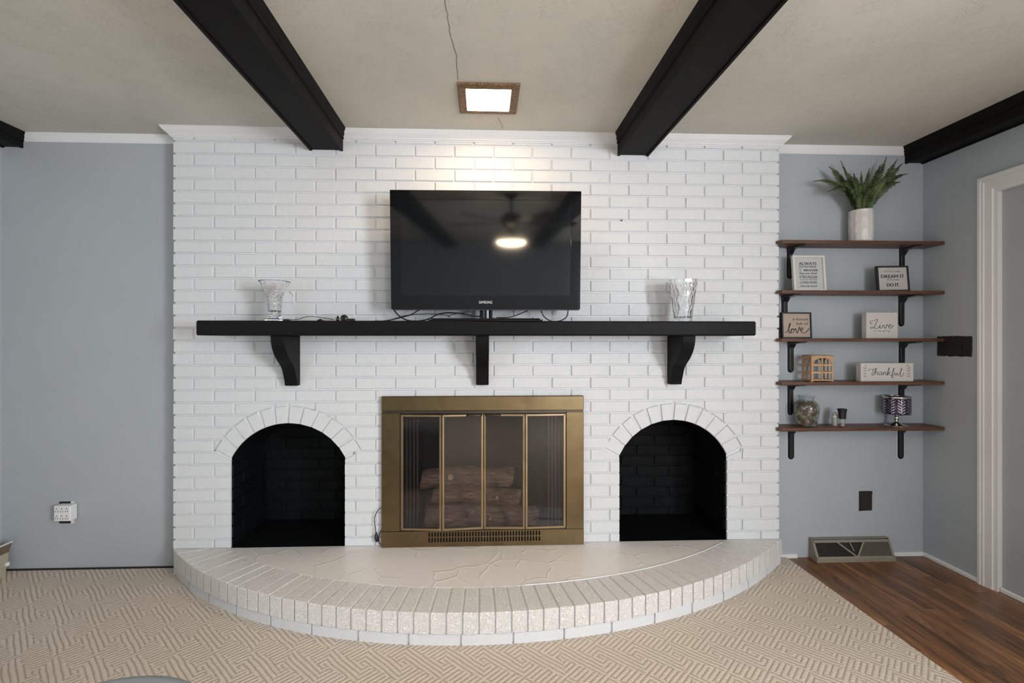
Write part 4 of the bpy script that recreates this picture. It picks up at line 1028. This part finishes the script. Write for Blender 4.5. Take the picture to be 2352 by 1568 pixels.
pt=mb.build('potpourri','potpourri',None,loc=(jc.x,2.70,ztop[4])); tag(pt,'dried brown and green potpourri chips filling the glass jar','potpourri',kind='stuff')
# two shakers
sx_=at(1917.5,974,2.70); o=empty('salt_shaker',(sx_.x,2.70,ztop[4]),label='small frosted white shaker standing behind the black topped bottle',cat='shaker')
MB().lathe([(.0005,0),(.014,0),(.0155,.004),(.0155,.05),(.015,.06),(.011,.072),(.005,.078),(.0005,.079)],24).build('body','frosted_plastic',o,True)
MB().lathe([(.0157,.052),(.0160,.054),(.0157,.056)],24).build('seam','white_plastic',o,True)
sx_=at(1933.5,976,2.668); o=empty('spice_grinder',(sx_.x,2.665,ztop[4]),label='small clear bottle with a flared black cap on the lowest shelf',cat='grinder')
MB().lathe([(.0005,0),(.0135,0),(.0145,.003),(.017,.046),(.017,.048),(.0155,.048),(.0125,.004),(.0005,.004)],8).build('bottle','clear_glass',o)
MB().lathe([(.0005,.0042),(.0122,.0042),(.0135,.018),(.0005,.018)],8).build('contents','kraft',o)
MB().lathe([(.0005,.046),(.0178,.046),(.0185,.05),(.0195,.075),(.0225,.093),(.0245,.099),(.0245,.102),(.0205,.102),(.0195,.098),(.0005,.098)],32).build('cap','black_plastic',o,True)
# candle holder
lp=at(2059,977,2.695); o=empty('candle_holder',(lp.x,2.695,ztop[4]),label='candle holder with a purple shade of silver leaves and a silver stem',cat='candle holder')
MB().lathe([(.0005,.0),(.058,0),(.0585,.002),(.045,.006),(.020,.013),(.010,.02),(.007,.026),(.0075,.029),(.011,.036),(.0125,.044),(.010,.054),(.007,.060),(.008,.066),(.010,.070),(.0005,.071)],40).build('stem','champagne',o,True)
z0_,z1_=.068,.170; rs=.066
MB().lathe([(.0005,z0_),(rs*.98,z0_),(rs,z0_+.003),(rs,z1_),(rs-.003,z1_),(rs-.003,z0_+.006),(.0005,z0_+.006)],48).build('shade','purple_shade',o,True)
MB().lathe([(rs,z1_-.010),(rs+.0015,z1_-.009),(rs+.0015,z1_),(rs-.004,z1_+.001),(rs-.004,z1_-.004)],48).build('shade_rim','silver',o,True)
mb=MB(); rnd=random.Random(3)
def leafpatch(a0,z0p,ang,L,wd):
    pts=[]
    for t_,w_ in ((0,0),(.35,1),(.7,.8),(1,0)):
        for s in ((1,) if w_==0 else (1,-1)):
            du=L*t_*math.cos(ang)-s*wd*w_*math.sin(ang); dz=L*t_*math.sin(ang)+s*wd*w_*math.cos(ang)
            a=a0+du/rs; z=min(z1_-.012,max(z0_+.002,z0p+dz)); pts.append(((rs+.0014)*math.cos(a),(rs+.0014)*math.sin(a),z))
    mb.add([pts[0],pts[1],pts[3],pts[5],pts[4],pts[2]],[(0,1,2,3,4,5)])
for j in range(9):
    a0=2*PI*j/9+.15
    for r_ in range(6):
        z=z0_+.004+.0155*r_
        leafpatch(a0,z,math.radians(38),.024,.0022); leafpatch(a0,z+.006,math.radians(142),.024,.0022)
    leafpatch(a0,z0_+.05,PI/2,.045,.0012); leafpatch(a0,z0_+.004,PI/2,.05,.0012)
mb.build('leaf_overlay','silver',o)

# ---------------------------------------------------------------- plates, registers
def outlet(name,loc,rz,label):
    o=empty(name,loc,rz,label=label,cat='outlet'); return o
o=outlet('wall_outlet',(at(1987.5,1150,YG).x,YG,at(1987.5,1150,YG).z),0,'dark brown wall outlet low on the grey wall under the shelves')
wv=(at(2002.5,1150,YG).x-at(1973,1150,YG).x)/2; hv=.058
poly=[(-wv,-hv),(-wv*.2,-hv+.002),(wv*.95,-hv+.003),(wv*.97,hv*.7),(wv*1.05,hv*.85),(wv*1.02,hv),(0,hv*1.02),(-wv,hv)]
MB().prism(poly,-.005,0,b=.001).build('plate','painted_plate',o)
for s in (-1,1): MB().lathe([(.0005,-.002),(.012,-.002),(.014,0)],16).build('receptacle','slot_black',o,True,loc=(.002,-.005,s*.019),rot=(PI/2,0,0))
# triple switch plate on the right wall
Ya,Yb=2.481,2.677; zs0,zs1=1.177,1.288
o=empty('switch_plate',(XR,(Ya+Yb)/2,(zs0+zs1)/2),-PI/2,label='dark brown switch plate on the right wall by the shelf ends',cat='switch plate')
w2=(Yb-Ya)/2; h2=(zs1-zs0)/2; rnd=random.Random(9); poly=[]
for i in range(10): poly.append((-w2+2*w2*i/10,-h2+rnd.uniform(-.002,.002)))
for i in range(5): poly.append((w2+rnd.uniform(-.002,.003),-h2+2*h2*i/5))
for i in range(10): poly.append((w2-2*w2*i/10,h2+rnd.uniform(-.002,.002)))
for i in range(5): poly.append((-w2+rnd.uniform(-.001,.001),h2-2*h2*i/5))
MB().prism(poly,-.005,0,b=.0015).build('plate','painted_plate',o)
for i in (-1,0,1):
    MB().box(-.005,.005,-.012,-.004,-.011,.011).build('toggle','slot_black',o,loc=(i*.046,0,0),rot=(.2,0,0))
for k in range(4):
    a_=rnd.uniform(-w2*.8,w2*.9); MB().box(a_,a_+.014,-.0012,0,-h2-.004,-h2-.001).build('paint_chip','white_trim',o)
# white six way adapter on the left
oc=at(143,1178,YG); o=outlet('wall_outlet',(at(153,1176,YG).x,YG,at(153,1176,YG).z),0,'dark wall outlet plate behind the white six way adapter at left')
MB().cbox(-.036,.036,-.005,0,-.060,.060,.0015).build('plate','painted_plate',o); MB().box(.027,.041,-.0055,-.0005,-.060,.061).build('bare_edge','white_trim',o)
a0=at(123.5,1196,2.72); a1=at(162,1160,2.72)
o=empty('outlet_adapter',((a0.x+a1.x)/2,YG-.006,(at(140,1197,2.72).z+at(140,1161.5,2.72).z)/2),label='white six socket plug adapter on the left grey wall',cat='adapter')
hw_=(a1.x-a0.x)/2; hh=(at(140,1161.5,2.72).z-at(140,1197,2.72).z)/2
MB().cbox(-hw_,hw_,-.045,0,-hh,hh,.003).build('body','white_plastic',o)
mb=MB()
for i in (-1,0,1):
    for j in (0,1):
        cx_,cz_=i*.0265-.002,hh*(.55 if j==0 else -.38)
        for dx_ in (-.006,.006): mb.box(cx_+dx_-.001,cx_+dx_+.001,-.0458,-.045,cz_-.016,cz_-.006)
        mb.lathe([(.0005,0),(.0028,0)],8,c=(cx_,-.0458,cz_+.004),rf=None)
        mb.box(cx_-.0022,cx_+.0022,-.0458,-.045,cz_+.001,cz_+.006)
mb.build('socket_slots','dark_slot',o)['kind']='stuff'
# floor register under the shelves
rx0,rx1=at(1858,1260,YG).x,at(2033,1260,YG).x; o=empty('baseboard_register',((rx0+rx1)/2,YG,-.010),label='taupe metal baseboard register with fan louvres on the alcove wall',cat='vent')
hw_=(rx1-rx0)/2; prof=[(0,0),(0,.118),(-.022,.116),(-.026,.108),(-.068,.022),(-.070,0)]
mb=MB()
for s in (-1,1): mb.prism(prof,s*hw_-.0015,s*hw_+.0015,axis='x')
mb.box(-hw_,hw_,-.022,0,.114,.118); mb.build('housing','register_grey',o)
A_=Vector((0,-.026,.108)); B_=Vector((0,-.068,.022)); d_=B_-A_; nrm=Vector((0,-.9,-.44)).normalized()*-1
nn=Vector((0,-d_.z,d_.y)).normalized(); nn=nn if nn.y<0 else -nn
def fp_(u,v,h=0): p_=A_+d_*v+nn*h; return (u*hw_,p_.y,p_.z)
def strip(mb,u0,v0,u1,v1,w_,h=.003):
    a=Vector((u0*hw_,v0*d_.length)); b_=Vector((u1*hw_,v1*d_.length)); dd=(b_-a).normalized(); pn=Vector((-dd.y,dd.x))*w_/2
    qs=[a+pn,b_+pn,b_-pn,a-pn]; L=d_.length
    lo=[fp_(q_.x/hw_,q_.y/L,0) for q_ in qs]; hi=[fp_(q_.x/hw_,q_.y/L,h) for q_ in qs]
    mb.add(hi+lo,[(0,1,2,3),(0,4,5,1),(1,5,6,2),(2,6,7,3),(3,7,4,0)])
mb=MB(); strip(mb,-1,.06,1,.06,.014); strip(mb,-1,.98,1,.98,.012); strip(mb,-.975,0,-.975,1,.012); strip(mb,.975,0,.975,1,.012); strip(mb,-.38,.1,.03,.95,.008,.004); strip(mb,.32,.1,.05,.95,.008,.004)
mb.box(-hw_,hw_,-.073,-.066,0,.022); mb.build('face_frame','register_grey',o)
MB().add([fp_(-.98,0,-.006),fp_(.98,0,-.006),fp_(.98,1,-.006),fp_(-.98,1,-.006)],[(0,1,2,3)]).build('backing','register_dark',o)
mb=MB()
for k in range(30): 
    u=-.95+k*.033; 
    v1_=.93; uu=u; lim=-.38+(.41)*1
    top=.12 if u<-.38 else .12+(u+.38)/.41*.85
    if top<.9: strip(mb,u,top,u+.03,v1_,.0016,.001)
mb.build('louvre_left','register_dark' if False else 'bronze_dark',o)['kind']='stuff'
mb=MB()
for k in range(34):
    u=.98-k*.028; top=.12 if u>.32 else .12+(.32-u)/.27*.85
    if top<.9: strip(mb,u-.04,max(top,.12),u,.93,.0018,.002)
mb.build('louvre_right','register_grey',o)['kind']='stuff'
mb=MB()
for k in range(7):
    v=.17+k*.105; f_=(v-.1)/.85; strip(mb,-.36+.40*f_,v,.30-.26*f_,v,.002,.001)
mb.build('louvre_middle','bronze_dark',o)['kind']='stuff'
mb=MB(); strip(mb,-.06,.1,-.01,.62,.005,.006); mb.build('damper_lever','register_grey',o)
# left wall register
o=empty('baseboard_register',(XL,2.70,0),label='cream and brown baseboard register at the far left corner',cat='vent')
prof=[(0,0),(.085,0),(.088,.045),(.092,.050),(.094,.075),(.098,.080),(.100,.128),(0,.128)]
MB().prism(prof,-1.2,0).build('housing','register_cream',o)
prof2=[(.0,.128),(.101,.128),(.118,.180),(.114,.181),(.097,.135),(0,.135)]
MB().prism(prof2,-1.2,0.001).build('upper_face','register_brown',o)
MB().prism([(.113,.178),(.120,.180),(.122,.187),(.115,.187)],-1.2,.002).build('lip','white_trim',o)
MB().prism([(0,0),(.112,0.0),(.112,.178),(.0,.187)],0.0,.004).build('end_cap','register_brown',o) if False else None
MB().cbox(.088,.104,-.012,.004,.055,.075,.002).build('end_clip','white_plastic',o)

# pouf, its far rim in view at the bottom edge
o=empty('round_pouf',(-.865,.93,0),label='round grey upholstered pouf, only its top rim in view at the bottom left',cat='pouf')
pz=at(330,1559,1.15).z
R_=.27
o.location=((at(335,1559,1.16).x),1.16-R_*.93,0)
ptop=.494
MB().lathe([(.0005,0.002),(R_-.02,.002),(R_,.02),(R_,ptop-.05),(R_-.012,ptop-.018),(R_-.045,ptop-.003),(R_*.6,ptop+.001),(.0005,ptop+.001)],64).build('cushion','pouf_grey',o,True)
MB().tube([(R_*math.cos(a/32*2*PI)*1.002,R_*math.sin(a/32*2*PI)*1.002,ptop-.055) for a in range(33)],.004,6).build('piping','pouf_grey',o,True)

# ---------------------------------------------------------------- ceiling fan behind the camera, seen mirrored in the television
nT=Matrix.Rotation(-PSI*.4,3,'Z')@Vector((0,-math.cos(TILT),math.sin(TILT)))
def mirror(px,py,dist):
    p_=at(px,py,TY); dd=(p_-Vector((0,0,ZC))).normalized(); r_=dd-2*dd.dot(nT)*nT; return p_+r_*dist
FH=mirror(1174,512,2.2)
f=empty('ceiling_fan',(FH.x,FH.y,HC),label='black five blade ceiling fan with a lit globe, mirrored in the television screen',cat='ceiling fan')
hz=FH.z-HC
MB().lathe([(.0005,0),(.06,0),(.055,-.03),(.014,-.045),(.014,hz+.08),(.0005,hz+.08)],24).build('downrod','fan_black',f,True)
MB().lathe([(.0005,hz+.09),(.05,hz+.085),(.10,hz+.05),(.11,hz+.01),(.085,hz-.03),(.05,hz-.05),(.04,hz-.10),(.07,hz-.14),(.07,hz-.17),(.0005,hz-.17)],32).build('motor','fan_black',f,True)
for k in range(5):
    a=2*PI*k/5-PI/2+.05; mb=MB(); mb.prism([(.10,-.03),(.22,-.06),(.62,-.07),(.66,-.04),(.66,.04),(.62,.07),(.22,.06),(.10,.03)],-.004,.004,axis='z')
    mb.build('blade','fan_black',f,loc=(0,0,hz),rot=(.18,0,a))
MB().lathe([(.07,hz-.17),(.13,hz-.175),(.145,hz-.188),(.125,hz-.21),(.07,hz-.225),(.0005,hz-.23)],32).build('globe','fan_globe',f,True)
print('full bricks',len(fulls),'fan',FH,'ztop',[round(z,3) for z in ztop],'pouf top',ptop)
